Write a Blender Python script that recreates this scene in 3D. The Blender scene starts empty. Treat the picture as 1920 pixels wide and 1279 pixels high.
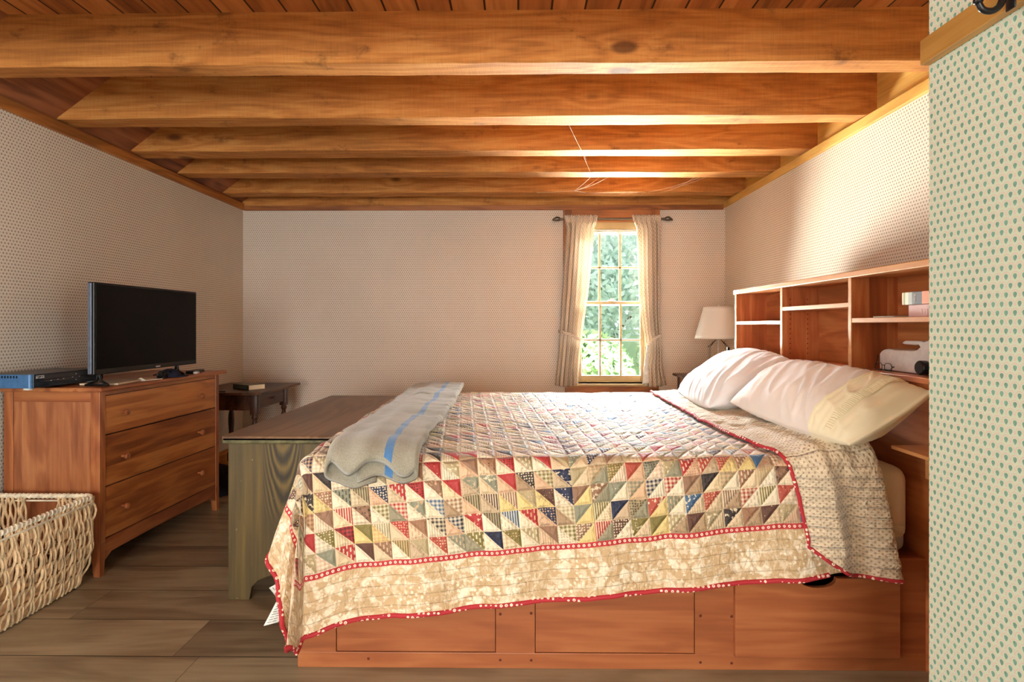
import bpy, bmesh, math, random
from mathutils import Vector, Matrix, noise as mnoise
R = random.Random(7)
PI = math.pi
SC = bpy.context.scene
COL = SC.collection

# ------------------------------------------------------------------ colour / node helpers
def lin(v):
    v /= 255.0
    return v/12.92 if v <= 0.04045 else ((v+0.055)/1.055)**2.4
def c(r, g, b): return (lin(r), lin(g), lin(b), 1.0)

class S:
    """scalar socket (or float) with operators that build Math nodes"""
    def __init__(s, g, v): s.g = g; s.v = v
    def _m(s, op, *a):
        n = s.g.nt.nodes.new('ShaderNodeMath'); n.operation = op
        for i, x in enumerate((s,)+a):
            x = x.v if isinstance(x, S) else x
            if isinstance(x, (int, float)): n.inputs[i].default_value = x
            else: s.g.nt.links.new(x, n.inputs[i])
        return S(s.g, n.outputs[0])
    def __add__(s, o): return s._m('ADD', o)
    __radd__ = __add__
    def __sub__(s, o): return s._m('SUBTRACT', o)
    def __rsub__(s, o): return S(s.g, o)._m('SUBTRACT', s)
    def __mul__(s, o): return s._m('MULTIPLY', o)
    __rmul__ = __mul__
    def __truediv__(s, o): return s._m('DIVIDE', o)
    def __neg__(s): return s*-1.0
    def floor(s): return s._m('FLOOR')
    def frac(s): return s._m('FRACT')
    def abs(s): return s._m('ABSOLUTE')
    def sin(s): return s._m('SINE')
    def sqrt(s): return s._m('SQRT')
    def lt(s, o): return s._m('LESS_THAN', o)
    def gt(s, o): return s._m('GREATER_THAN', o)
    def min(s, o): return s._m('MINIMUM', o)
    def max(s, o): return s._m('MAXIMUM', o)
    def clamp(s): return s.min(1.0).max(0.0)
    def step(s, a, b):          # smoothstep a..b
        n = s.g.nt.nodes.new('ShaderNodeMapRange'); n.interpolation_type = 'SMOOTHSTEP'
        s.g.put(n.inputs['Value'], s); n.inputs['From Min'].default_value = a; n.inputs['From Max'].default_value = b
        if a > b:
            n.inputs['From Min'].default_value = b; n.inputs['From Max'].default_value = a
            n.inputs['To Min'].default_value = 1; n.inputs['To Max'].default_value = 0
        return S(s.g, n.outputs['Result'])

class G:
    def __init__(g, name):
        g.mat = bpy.data.materials.new(name); g.mat.use_nodes = True
        g.nt = g.mat.node_tree
        g.b = g.nt.nodes['Principled BSDF']
    def new(g, t): return g.nt.nodes.new(t)
    def put(g, inp, v):
        v = v.v if isinstance(v, S) else v
        if isinstance(v, bpy.types.NodeSocket): g.nt.links.new(v, inp)
        else: inp.default_value = v
    def coords(g, kind='Object'):
        n = g.new('ShaderNodeTexCoord'); return n.outputs[kind]
    def rnd(g):
        n = g.new('ShaderNodeObjectInfo'); return S(g, n.outputs['Random'])
    def sep(g, v):
        n = g.new('ShaderNodeSeparateXYZ'); g.put(n.inputs[0], v)
        return tuple(S(g, n.outputs[i]) for i in range(3))
    def comb(g, x=0.0, y=0.0, z=0.0):
        n = g.new('ShaderNodeCombineXYZ')
        for i, q in enumerate((x, y, z)): g.put(n.inputs[i], q)
        return n.outputs[0]
    def noise(g, vec, scale=5, detail=4, rough=.5, dist=0.0):
        n = g.new('ShaderNodeTexNoise'); g.put(n.inputs['Vector'], vec)
        n.inputs['Scale'].default_value = scale; n.inputs['Detail'].default_value = detail
        n.inputs['Roughness'].default_value = rough; n.inputs['Distortion'].default_value = dist
        return S(g, n.outputs[0])
    def vor(g, vec, scale=5, rand=1.0, out='Distance', feat='F1'):
        n = g.new('ShaderNodeTexVoronoi'); n.feature = feat; g.put(n.inputs['Vector'], vec)
        n.inputs['Scale'].default_value = scale; n.inputs['Randomness'].default_value = rand
        return S(g, n.outputs[out])
    def white(g, x, y=0.0, z=0.0):
        n = g.new('ShaderNodeTexWhiteNoise'); n.noise_dimensions = '3D'
        g.put(n.inputs['Vector'], g.comb(x, y, z)); return S(g, n.outputs['Value'])
    def ramp(g, f, stops, interp='LINEAR'):
        n = g.new('ShaderNodeValToRGB'); g.put(n.inputs[0], f); cr = n.color_ramp; cr.interpolation = interp
        cr.elements[0].position = stops[0][0]; cr.elements[0].color = stops[0][1]
        cr.elements[1].position = stops[-1][0]; cr.elements[1].color = stops[-1][1]
        for p, col in stops[1:-1]:
            e = cr.elements.new(p); e.color = col
        return n.outputs['Color']
    def mix(g, f, a, b, mode='MIX'):
        n = g.new('ShaderNodeMix'); n.data_type = 'RGBA'; n.blend_type = mode; n.clamp_factor = True
        g.put(n.inputs[0], f); g.put(n.inputs[6], a); g.put(n.inputs[7], b); return n.outputs[2]
    def bump(g, h, strength=.3, dist=.01):
        n = g.new('ShaderNodeBump'); n.inputs['Strength'].default_value = strength; n.inputs['Distance'].default_value = dist
        g.put(n.inputs['Height'], h); g.nt.links.new(n.outputs[0], g.b.inputs['Normal'])
    def fin(g, col=None, rough=.5, spec=.5, metal=0.0, **kw):
        if col is not None: g.put(g.b.inputs['Base Color'], col)
        g.put(g.b.inputs['Roughness'], rough); g.put(g.b.inputs['Specular IOR Level'], spec); g.put(g.b.inputs['Metallic'], metal)
        for k, v in kw.items(): g.put(g.b.inputs[k.replace('_', ' ')], v)
        return g.mat

def flat(name, col, rough=.5, spec=.5, metal=0.0, var=.06, scale=40, bump=0.0, **kw):
    g = G(name); co = g.coords()
    n = g.noise(co, scale, 4)
    d = tuple(max(0, x*(1-var*3)) for x in col[:3])+(1,)
    l = tuple(min(1, x*(1+var*3)) for x in col[:3])+(1,)
    cc = g.ramp(n, [(.3, d), (.7, l)])
    if bump: g.bump(n, bump, .004)
    return g.fin(cc, rough, spec, metal, **kw)

AX = {'X': 0, 'Y': 1, 'Z': 2}
def wood(name, dark, mid, light, axis='X', fig=1.0, rough=.42, spec=.4, knots=0.0, bump=.12, contrast=1.0, board=None, stain=0.0, coat=0.0):
    """board=(axis letter, width): glued-up boards of their own tone across that axis"""
    g = G(name); x, y, z = g.sep(g.coords())
    r = g.rnd()
    p = [x, y, z]
    k = AX[axis]
    tone = None
    if board:
        bi = (p[AX[board[0]]]/board[1] + r*5.0).floor()
        tone = g.white(bi, r*31.0, 3.3)
        off = tone*9.0
    else:
        off = r*9.0
    q = [a*1.0 for a in p]
    q[k] = p[k]*.16 + off
    v = g.comb(*q)
    warp = None
    if knots:
        kq = [a*1.0 for a in p]; kq[k] = p[k]*.55 + r*5.0
        kd = g.vor(g.comb(*kq), knots, 1.0)
        ring = kd.step(.22, .02)
        warp = ring
    n1 = g.noise(v, 5.5*fig, 4, .5, .6)
    if warp is not None: n1 = n1 + warp*.25
    lines = ((n1*34.0).sin()*.5+.5)
    q2 = [a*1.0 for a in p]; q2[k] = p[k]*.035 + off
    fib = g.noise(g.comb(*q2), 70*fig, 4, .6)
    big = g.noise(g.comb(*[a*1.0 for a in q]), 1.6, 2)
    f = lines*.28 + fib*.45 + big*.45 - .09
    if tone is not None: f = f + (tone-.5)*.34
    f = (f-.5)*contrast+.5
    col = g.ramp(f, [(.18, dark), (.5, mid), (.82, light)])
    if warp is not None:
        core = kd.step(.075, .02)
        col = g.mix(core*.85, col, tuple(a*.35 for a in dark[:3])+(1,))
    if stain:
        sn = g.noise(g.comb(*[a*1.0 for a in p]), 3.0, 5, .65)
        col = g.mix(sn.step(.56, .75)*stain, col, tuple(a*.4 for a in dark[:3])+(1,))
    g.bump(fib*.6+lines*.25, bump, .004)
    kw = {}
    if coat: kw = dict(Coat_Weight=coat, Coat_Roughness=.25)
    return g.fin(col, rough, spec, **kw)

def wallpaper(name, ax, ground, ground2, dot, arch):
    g = G(name); x, y, z = g.sep(g.coords())
    u = (x if ax == 'X' else y)/.0172; v = z/.0303
    wob = g.white(u.floor(), v.floor(), 1.0)
    m_dot = None; m_arch = None
    for o in (0.0, .5):
        fu = (u+o).frac()-.5; fv = (v+o).frac()-.5
        dx = fu*.0172; dy = fv*.0303
        wd = dx/(dy*.28+.0035)
        e = (wd*wd + (dy/.0048)*(dy/.0048)).lt(1.0)
        ax2 = dx/.0086; ay2 = (dy+.001)/.0098
        rr = (ax2*ax2+ay2*ay2).sqrt()
        ring = rr.gt(.80)*rr.lt(1.0)*dy.gt(-.0035)
        m_dot = e if m_dot is None else m_dot.max(e)
        m_arch = ring if m_arch is None else m_arch.max(ring)
    spk = g.noise(g.comb(u*.5, v*.8, 0.0), 9, 2)
    base = g.mix(g.noise(g.comb(x, y, z), 1.3, 3).step(.35, .65), ground, ground2)
    col = g.mix(m_arch*(spk.step(.3, .6)*.4+.6), base, arch)
    dcol = g.mix(wob, dot, tuple(a*.7 for a in dot[:3])+(1,))
    col = g.mix(m_dot*.92, col, dcol)
    g.bump(g.noise(g.comb(x, y, z), 160, 3), .08, .002)
    return g.fin(col, .75, .2)

# ------------------------------------------------------------------ mesh helpers
WM = {}
def link(o):
    COL.objects.link(o); return o

class MB:
    def __init__(s): s.bm = bmesh.new()
    def box(s, x0, x1, y0, y1, z0, z1, bev=0.0, seg=2, rot=None):
        m = Matrix.Translation(((x0+x1)/2, (y0+y1)/2, (z0+z1)/2))
        if rot: m = m @ rot
        m = m @ Matrix.Diagonal((abs(x1-x0), abs(y1-y0), abs(z1-z0), 1))
        r = bmesh.ops.create_cube(s.bm, size=1.0, matrix=m)
        if bev:
            es = {e for v in r['verts'] for e in v.link_edges}
            bmesh.ops.bevel(s.bm, geom=list(es), offset=bev, segments=seg, profile=.5, affect='EDGES', clamp_overlap=True)
        return s
    def prism(s, poly, axis, a, b, bev=0.0, seg=2):
        """poly of 2D points in the other two axes (in xyz order), extruded along axis a..b"""
        def P(p, t):
            if axis == 'X': return (t, p[0], p[1])
            if axis == 'Y': return (p[0], t, p[1])
            return (p[0], p[1], t)
        va = [s.bm.verts.new(P(p, a)) for p in poly]; vb = [s.bm.verts.new(P(p, b)) for p in poly]
        n = len(poly); fs = []
        fs.append(s.bm.faces.new(va)); fs.append(s.bm.faces.new(vb[::-1]))
        for i in range(n): fs.append(s.bm.faces.new((va[i], va[(i+1) % n], vb[(i+1) % n], vb[i])))
        bmesh.ops.recalc_face_normals(s.bm, faces=fs)
        if bev:
            es = [e for e in fs[0].edges]+[e for e in fs[1].edges]
            bmesh.ops.bevel(s.bm, geom=es, offset=bev, segments=seg, profile=.5, affect='EDGES', clamp_overlap=True)
        return s
    def tube(s, pts, r, n=8, closed=False, cap=True):
        pts = [Vector(p) for p in pts]; N = len(pts)
        rings = []; up = None
        for i, p in enumerate(pts):
            if closed: t = (pts[(i+1) % N]-pts[i-1]).normalized()
            else: t = (pts[min(i+1, N-1)]-pts[max(i-1, 0)]).normalized()
            if up is None:
                up = Vector((0, 0, 1)) if abs(t.z) < .9 else Vector((1, 0, 0))
            up = (up - t*up.dot(t))
            if up.length < 1e-6: up = Vector((1, 0, 0))-t*t.x
            up.normalize(); bi = t.cross(up)
            rad = r(i/(N-1)) if callable(r) else r
            if isinstance(rad, tuple): ra, rb = rad
            else: ra = rb = rad
            rings.append([s.bm.verts.new(p+up*(ra*math.cos(2*PI*j/n))+bi*(rb*math.sin(2*PI*j/n))) for j in range(n)])
        for i in range(N if closed else N-1):
            A, B = rings[i], rings[(i+1) % N]
            for j in range(n): s.bm.faces.new((A[j], A[(j+1) % n], B[(j+1) % n], B[j]))
        if cap and not closed:
            s.bm.faces.new(rings[0][::-1]); s.bm.faces.new(rings[-1])
        return s
    def lathe(s, prof, cx, cy, n=24, axis='Z', off=0.0, closed_ends=True, flip=1):
        """prof: (radius, height) pairs; axis Z (cx,cy = x,y), or X (cx,cy = y,z; heights along x)"""
        rings = []
        for rr, h in prof:
            ring = []
            for j in range(n):
                a = 2*PI*j/n+off
                if axis == 'Z': ring.append(s.bm.verts.new((cx+rr*math.cos(a), cy+rr*math.sin(a), h)))
                else: ring.append(s.bm.verts.new((h, cx+rr*math.cos(a), cy+rr*math.sin(a))))
            rings.append(ring)
        fs = []
        for A, B in zip(rings, rings[1:]):
            for j in range(n): fs.append(s.bm.faces.new((A[j], A[(j+1) % n], B[(j+1) % n], B[j])))
        if closed_ends:
            fs.append(s.bm.faces.new(rings[0][::-1])); fs.append(s.bm.faces.new(rings[-1]))
        bmesh.ops.recalc_face_normals(s.bm, faces=fs)
        return s
    def ball(s, cen, r, sub=2, sc=(1, 1, 1)):
        m = Matrix.Translation(cen) @ Matrix.Diagonal((sc[0], sc[1], sc[2], 1))
        bmesh.ops.create_icosphere(s.bm, subdivisions=sub, radius=r, matrix=m); return s

def part(name, mb, mat, parent=None, smooth=False, local=False, label=None):
    me = bpy.data.meshes.new(name)
    bm = mb.bm if isinstance(mb, MB) else mb
    if parent is not None and not local: bm.transform(WM[parent.name].inverted())
    bm.to_mesh(me); bm.free()
    return put_mesh(name, me, mat, parent, smooth, label)

def put_mesh(name, me, mat, parent=None, smooth=False, label=None):
    me.materials.append(mat)
    if smooth:
        me.polygons.foreach_set('use_smooth', [True]*len(me.polygons))
        if smooth != 'all':
            try: me.set_sharp_from_angle(angle=math.radians(38))
            except Exception: pass
    o = link(bpy.data.objects.new(name, me))
    if parent is not None:
        o.parent = parent; WM[o.name] = WM[parent.name]
    else: WM[o.name] = Matrix.Identity(4)
    if label: o['label'] = label
    return o

def gridmesh(name, rows, mat, parent=None, uvs=None, closed_u=False, label=None, smooth='all', thick=0.0):
    """rows: list of lists of points (world)"""
    inv = WM[parent.name].inverted() if parent is not None else Matrix.Identity(4)
    nr, nc = len(rows), len(rows[0])
    vs = [tuple(inv @ Vector(p)) for row in rows for p in row]
    fs = []
    for i in range(nr-1):
        for j in range(nc if closed_u else nc-1):
            k = (j+1) % nc
            fs.append((i*nc+j, i*nc+k, (i+1)*nc+k, (i+1)*nc+j))
    me = bpy.data.meshes.new(name); me.from_pydata(vs, [], fs); me.update()
    if uvs:
        fu = [q for row in uvs for q in row]
        lay = me.uv_layers.new(name='UVMap')
        data = [0.0]*(2*len(me.loops))
        for l in me.loops:
            a = fu[l.vertex_index]; data[2*l.index] = a[0]; data[2*l.index+1] = a[1]
        lay.data.foreach_set('uv', data)
    o = put_mesh(name, me, mat, parent, smooth, label)
    if thick:
        md = o.modifiers.new('thickness', 'SOLIDIFY'); md.thickness = thick; md.offset = 0
    return o

def tag(o, label, cat, group=None):
    o['label'] = label; o['category'] = cat
    if group: o['group'] = group
    return o
def thing(name, label, cat, loc=(0, 0, 0), rz=0.0, group=None):
    o = link(bpy.data.objects.new(name, None)); o.empty_display_size = .1
    o.location = loc; o.rotation_euler = (0, 0, rz)
    WM[o.name] = Matrix.Translation(loc) @ Matrix.Rotation(rz, 4, 'Z')
    return tag(o, label, cat, group)
def struct(name, mb, mat, parent=None, smooth=False, label=None):
    o = part(name, mb, mat, parent, smooth)
    if parent is None: o['kind'] = 'structure'
    if label: o['label'] = label
    return o

# ------------------------------------------------------------------ camera
LENS = 20.0
cam = bpy.data.cameras.new('camera'); cam.lens = LENS; cam.sensor_width = 36; cam.sensor_fit = 'HORIZONTAL'
cam.shift_y = -28.5/1920.0; cam.clip_start = .02; cam.clip_end = 400
camo = link(bpy.data.objects.new('camera', cam))
camo.location = (0, 0, 1.1); camo.rotation_euler = (PI/2, 0, math.radians(.632))
SC.camera = camo

# ------------------------------------------------------------------ materials
M = {}
M['paper_x'] = wallpaper('wallpaper_across', 'X', c(224, 212, 200), c(217, 204, 191), c(152, 132, 120), c(202, 182, 170))
M['paper_y'] = wallpaper('wallpaper_along', 'Y', c(224, 213, 199), c(217, 206, 191), c(148, 132, 116), c(202, 184, 170))
M['paper_near'] = wallpaper('wallpaper_cool_lit', 'Y', c(198, 206, 182), c(192, 202, 180), c(112, 160, 142), c(206, 182, 168))  # same paper as the room; its greener light is put into the colours
BD, BM_, BL = c(104, 60, 26), c(180, 116, 54), c(212, 156, 84)
def beam_mat():
    g = G('rough_sawn_beam'); x, y, z = g.sep(g.coords()); r = g.rnd()
    yz = z+y*.7
    kd = g.vor(g.comb(x*.62+r*13.0, yz*1.35+r*5.0, 0.0), 2.3, 1.0)
    near = kd.step(.30, .03)
    n1 = g.noise(g.comb(x*.10+r*9.0, y, z), 7.5, 4, .5, .4)+near*.16
    lines = (n1*46.0).sin()*.5+.5
    fib = g.noise(g.comb(x*.05+r*7.0, y, z), 85, 4, .65)
    saw = g.noise(g.comb(x*1.0, y*.08, z*.08), 150, 2)
    big = g.noise(g.comb(x*.5+r*3.0, y, z), 2.4, 3)
    f = lines*.16+fib*.42+big*.36+saw*.14-.04
    col = g.ramp(f, [(.2, c(124, 74, 34)), (.5, c(182, 118, 58)), (.8, c(212, 156, 88))])
    sm = g.noise(g.comb(x*1.0+r*4.0, y, z*1.6), 5.0, 5, .7)
    col = g.mix(sm.step(.56, .72)*.6, col, c(78, 48, 26))
    col = g.mix(kd.step(.10, .05)*.75, col, c(70, 36, 16))
    g.bump(fib*.7+saw*.5+lines*.2, .5, .004)
    return g.fin(col, .72, .25)
M['beam'] = beam_mat()
M['pine_y'] = wood('lit_pine_strip', c(150, 106, 44), c(206, 160, 82), c(226, 186, 108), 'Y', 1.0, .5, .35, contrast=.7)  # yellow window light on the right trim put into the wood colour
M['deck'] = None
M['frieze'] = wood('frieze_board', c(150, 104, 44), c(206, 158, 78), c(224, 182, 102), 'Y', .8, .6, .3, board=('Z', .11), bump=.15)  # boards painted ochre for the light falling on them from the window
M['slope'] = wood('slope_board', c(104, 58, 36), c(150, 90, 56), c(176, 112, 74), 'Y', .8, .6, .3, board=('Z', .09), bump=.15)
M['trim_y'] = wood('pine_trim_along', c(110, 62, 26), c(160, 98, 44), c(190, 128, 62), 'Y', 1.0, .5, .35)
M['trim_x'] = wood('pine_trim_across', c(96, 52, 26), c(142, 84, 44), c(172, 108, 60), 'X', 1.0, .5, .35)
M['trim_z'] = wood('pine_trim_upright', c(96, 52, 26), c(146, 88, 46), c(176, 112, 62), 'Z', 1.0, .5, .35)
CH = (c(94, 46, 26), c(148, 84, 48), c(188, 124, 74))
for a in 'XYZ':
    M['cherry_'+a] = wood('cherry_wood_'+a.lower(), CH[0], CH[1], CH[2], a, 1.0, .36, .45, bump=.04, contrast=.8)
M['cherry_panel'] = wood('cherry_panel', CH[0], c(152, 92, 58), c(190, 130, 84), 'Z', 1.0, .28, .6, board=('X', .11), bump=.04, contrast=.8)
M['cherry_drawer'] = wood('cherry_drawer_front', CH[0], c(156, 92, 48), c(198, 134, 74), 'Y', 1.1, .32, .45, board=('Z', .085), bump=.04, contrast=.75)
M['cherry_bed'] = wood('cherry_bed_rail', c(116, 60, 34), c(158, 90, 52), c(184, 116, 70), 'X', 1.0, .4, .4, board=('Z', .10), bump=.04, contrast=.6)
HB = (c(130, 68, 34), c(184, 108, 60), c(212, 144, 88))
M['hb_y'] = wood('headboard_wood_along', HB[0], HB[1], HB[2], 'Y', 1.0, .42, .4, bump=.04, contrast=.75)
M['hb_z'] = wood('headboard_wood_upright', HB[0], c(180, 98, 54), HB[2], 'Z', 1.0, .42, .4, board=('X', .07), bump=.04, contrast=.8)
M['hb_edge'] = wood('headboard_front_edge', c(176, 110, 58), c(202, 138, 82), c(216, 160, 102), 'Y', 1.2, .45, .4, bump=.03, contrast=.6)
M['dark_wood'] = wood('dark_walnut', c(38, 20, 12), c(70, 38, 22), c(104, 62, 38), 'Y', 1.0, .4, .45, bump=.05)
M['dark_wood_z'] = wood('dark_walnut_upright', c(34, 18, 12), c(64, 34, 22), c(98, 56, 36), 'Z', 1.0, .4, .45, bump=.05)
M['stand_wood'] = wood('nightstand_wood', c(90, 50, 28), c(132, 80, 46), c(164, 108, 66), 'Y', 1.0, .42, .4, bump=.05)

def deck_mat(name, axis, w, cols, gap, rough, spec, wfig=.8, bumpy=.15, ends=None, contrast=1.0, worn=None):
    g = G(name); x, y, z = g.sep(g.coords())
    al, ac = (y, x) if axis == 'Y' else (x, y)
    t = ac/w; bi = t.floor(); fr = t.frac()
    tone = g.white(bi, 4.0, 1.0)
    line = (fr.lt(gap/w)).max(fr.gt(1-gap/w))
    if ends:
        eo = al/ends + g.white(bi, 9.0, 2.0)
        tone = g.white(bi, eo.floor(), 1.0)
        ef = eo.frac(); line = line.max(ef.lt(gap*.8/ends))
    v = g.comb(al*.14+tone*17.0, ac, z)
    n1 = g.noise(v, 5.0*wfig, 4, .55, .8)
    lines = (n1*32.0).sin()*.5+.5
    fib = g.noise(g.comb(al*.04+tone*7.0, ac, z), 60, 4, .6)
    big = g.noise(g.comb(al, ac, z), 1.5, 4, .6)
    f = lines*.25+fib*.4+big*.35+(tone-.5)*.45
    f = (f-.5)*contrast+.5
    col = g.ramp(f, [(.15, cols[0]), (.5, cols[1]), (.85, cols[2])])
    if worn:
        wn = g.noise(g.comb(al*.5, ac*1.5, 0.0), 2.2, 5, .65)
        col = g.mix(wn.step(.45, .68)*.6, col, worn)
    col = g.mix(line, col, tuple(a*.25 for a in cols[0][:3])+(1,))
    g.bump(fib*.5+lines*.25-line*2.0, bumpy, .004)
    return g.fin(col, rough, spec)
M['deck'] = deck_mat('ceiling_deck', 'Y', .13, (c(116, 64, 32), c(176, 108, 56), c(206, 138, 76)), .004, .6, .3)
M['floor'] = deck_mat('wide_plank_floor', 'X', .235, (c(88, 72, 58), c(138, 122, 98), c(178, 162, 134)), .0022, .34, .42, .8, .07, ends=2.6, contrast=.9, worn=c(168, 156, 126))

def chest_mat(name):
    g = G(name); x, y, z = g.sep(g.coords())
    xc = x-.222
    n = g.noise(g.comb(x*1.0, y, z*.35), 14, 3)
    val = z*8.0-(xc*17.0)*(xc*17.0)*1.3+n*.7
    ring = (val*10.0).sin()*.5+.5
    m = (xc.abs()).step(.095, .045)*z.step(.28, .42)
    st = g.noise(g.comb(x, y, z*.05), 26, 4, .6)
    fib = g.noise(g.comb(x, y, z*.03), 90, 3)
    f = ring*.6*m + st*(1.0-m)*1.0 + m*.15
    f = f + (fib-.5)*.25
    col = g.ramp(f, [(.15, c(52, 44, 30)), (.48, c(84, 70, 42)), (.75, c(112, 92, 48)), (1, c(122, 102, 60))])
    wear = g.noise(g.comb(x, y, z), 45, 3, .7)
    col = g.mix(wear.step(.69, .74)*.8, col, c(166, 146, 104))
    g.bump(fib*.4+f*.2, .1, .003)
    return g.fin(col, .45, .4)
M['chest_end'] = chest_mat('grain_painted_pine')
M['chest_side'] = wood('grain_painted_front', c(44, 34, 24), c(80, 64, 38), c(112, 90, 46), 'Y', 1.0, .45, .4, contrast=.9)
M['chest_lid'] = wood('worn_brown_lid', c(62, 42, 28), c(104, 72, 48), c(138, 104, 72), 'Y', .8, .36, .45, bump=.08, contrast=.8)
M['chest_edge'] = flat('worn_green_edge', c(92, 88, 58), .5, .4, var=.22, scale=30)

# ---- patchwork quilt
def quilt_material(name, BW=.155, BAND=.017, PS=.0585):
    g = G(name); u, v, _ = g.sep(g.coords('UV'))
    mind = u.min(v)
    i0 = BW+BAND
    U = (u-i0)/PS; V = (v-i0)/PS
    ix = U.floor(); iy = V.floor(); fx = U.frac(); fy = V.frac()
    flip = ix.gt(16.5)
    fxx = fx*(1.0-flip)+(1.0-fx)*flip
    tri = (fxx+fy).gt(1.0)
    h = g.white(ix, iy, tri*3.0+.5); h2 = g.white(ix+.37, iy+.11, tri*3.0+7.5); h3 = g.white(ix+.7, iy, tri+17.5)
    K = 'CONSTANT'
    dark = g.ramp(h, [(0, c(176, 60, 58)), (.1, c(50, 54, 78)), (.17, c(98, 66, 54)), (.27, c(130, 116, 66)), (.37, c(72, 102, 134)),
                      (.43, c(156, 114, 86)), (.54, c(176, 82, 66)), (.59, c(140, 138, 116)), (.7, c(66, 56, 52)), (.77, c(164, 146, 112)),
                      (.85, c(146, 110, 86)), (.92, c(178, 158, 120)), (1, c(178, 158, 120))], K)
    light = g.ramp(h, [(0, c(232, 214, 184)), (.14, c(216, 190, 154)), (.3, c(234, 218, 190)), (.42, c(222, 196, 132)), (.5, c(214, 174, 140)),
                       (.62, c(230, 210, 180)), (.74, c(196, 170, 138)), (.82, c(232, 206, 168)), (.9, c(174, 144, 112)), (.95, c(150, 142, 116)), (1, c(150, 142, 116))], K)
    base = g.mix(tri, light, dark)
    # small prints
    w = g.comb(u, v, h*3.0)
    chk = ((u*77.0).frac().gt(.5)+(v*77.0).frac().gt(.5))*.5
    stp = (u*130.0).frac().gt(.55)
    dots = g.vor(w, 120, .35).lt(.33)
    flo = g.noise(w, 95, 2).gt(.58)
    dashes = (u*95.0).frac().gt(.6)*(v*45.0+(u*95.0).floor()*.5).frac().gt(.4)
    a1 = h2.lt(.16); a2 = h2.gt(.16)*h2.lt(.40); a3 = h2.gt(.40)*h2.lt(.52); a4 = h2.gt(.52)*h2.lt(.76); a5 = h2.gt(.76)*h2.lt(.86)
    pm = a1*chk+a2*dots+a3*stp+a4*flo+a5*dashes
    pcd = g.ramp(h3, [(0, c(236, 218, 184)), (.55, c(40, 34, 34)), (.75, c(214, 176, 136)), (1, c(214, 176, 136))], K)
    pcl = g.ramp(h3, [(0, c(150, 122, 96)), (.4, c(172, 84, 70)), (.55, c(122, 116, 92)), (.75, c(206, 176, 120)), (1, c(206, 176, 120))], K)
    pc = g.mix(tri, pcl, pcd)
    pat = g.mix(pm*(tri*.35+.42), base, pc)
    # red band with little cream flowers
    along = u*(v.lt(u))+v*(v.gt(u)+0.0)
    du = (along*62.0).frac()-.5; dv = (mind-(BW+BAND*.5))/.016
    fl = (du*du+dv*dv).sqrt()
    band = g.mix(fl.lt(.27)*fl.gt(.1), c(184, 48, 56), c(246, 222, 196))
    # tan toile border
    t1 = g.noise(g.comb(u, v, 0.0), 38, 4, .6, .5); t2 = g.vor(g.comb(u+t1*.02, v, 2.0), 24, 1.0); t3 = g.vor(g.comb(u, v+t1*.02, 5.0), 70, 1.0)
    clus = g.noise(g.comb(u, v, 7.0), 11, 2).step(.40, .60)
    toi = (t2.step(.46, .34)*clus*.8+t3.step(.40, .28)*(clus*.6+.25)+t1.step(.49, .58)*.5).clamp()*.9
    bord = g.mix(toi, g.mix(g.noise(g.comb(u, v, 5.0), 3, 2), c(204, 170, 128), c(194, 164, 124)), c(244, 230, 204))
    stitch = ((mind/.031).frac()).lt(.045)*mind.lt(BW)
    bord = g.mix(stitch*.3, bord, c(110, 86, 62))
    col = g.mix(mind.gt(BW), bord, band)
    col = g.mix(mind.gt(i0), col, pat)
    seam = (fx.min(1.0-fx)).min(fy.min(1.0-fy)).min((fxx+fy-1.0).abs()*.7)
    hs = seam.step(0.0, .16)*mind.gt(i0) + ((mind/.031).frac()-.5).abs().step(.5, .40)*mind.lt(BW)*.35
    puck = g.noise(g.comb(u*1.0, v*.55, 0.0), 42, 3, .55, .5)
    g.bump(hs*.5+puck*1.3, 1.0, .008)
    return g.fin(col, .62, .35, Sheen_Weight=.35, Sheen_Roughness=.35)
M['quilt'] = quilt_material('patchwork_quilt')
def binding_material():
    g = G('red_binding'); co = g.coords()
    d = g.vor(co, 62, .25)
    col = g.mix(d.lt(.30)*d.gt(.1), c(176, 46, 54), c(244, 220, 196))
    return g.fin(col, .7, .3)
M['binding'] = binding_material()
def reverse_material():
    g = G('quilt_reverse'); u, v, _ = g.sep(g.coords('UV'))
    a = None
    for o in (0.0, .5):
        fu = (u/.0165+o).frac()-.5; fv = (v/.0165+o).frac()-.5
        d = (fu*fu+fv*fv).sqrt().lt(.17); a = d if a is None else a.max(d)
    base = g.mix(g.noise(g.comb(u, v, 0.0), 4, 3), c(232, 214, 184), c(224, 204, 174))
    col = g.mix(a*.75, base, c(166, 132, 104))
    q = ((v/.03).frac()-.5).abs().step(.5, .34)
    puck = g.noise(g.comb(u*.7, v*1.0, 0.0), 48, 3, .6, .6)
    g.bump(q*.4+puck*1.5, 1.0, .012)
    return g.fin(col, .7, .3, Sheen_Weight=.3)
M['reverse'] = reverse_material()
def wool_material():
    g = G('grey_wool'); u, v, _ = g.sep(g.coords('UV')); co = g.coords()
    n = g.noise(co, 420, 3, .7); n2 = g.noise(co, 7, 3)
    col = g.ramp(n*.8+n2*.25, [(.3, c(110, 104, 92)), (.55, c(152, 146, 130)), (.8, c(184, 178, 160))])
    edge = g.noise(co, 260, 2)
    st = ((u-.097)+(edge-.5)*.006).abs().lt(.0125)
    blue = g.ramp(n, [(.3, c(44, 92, 150)), (.7, c(78, 138, 190))])
    col = g.mix(st*.92, col, blue)
    g.bump(n, .5, .003)
    return g.fin(col, .9, .15, Sheen_Weight=.5, Sheen_Roughness=.5)
M['wool'] = wool_material()
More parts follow.
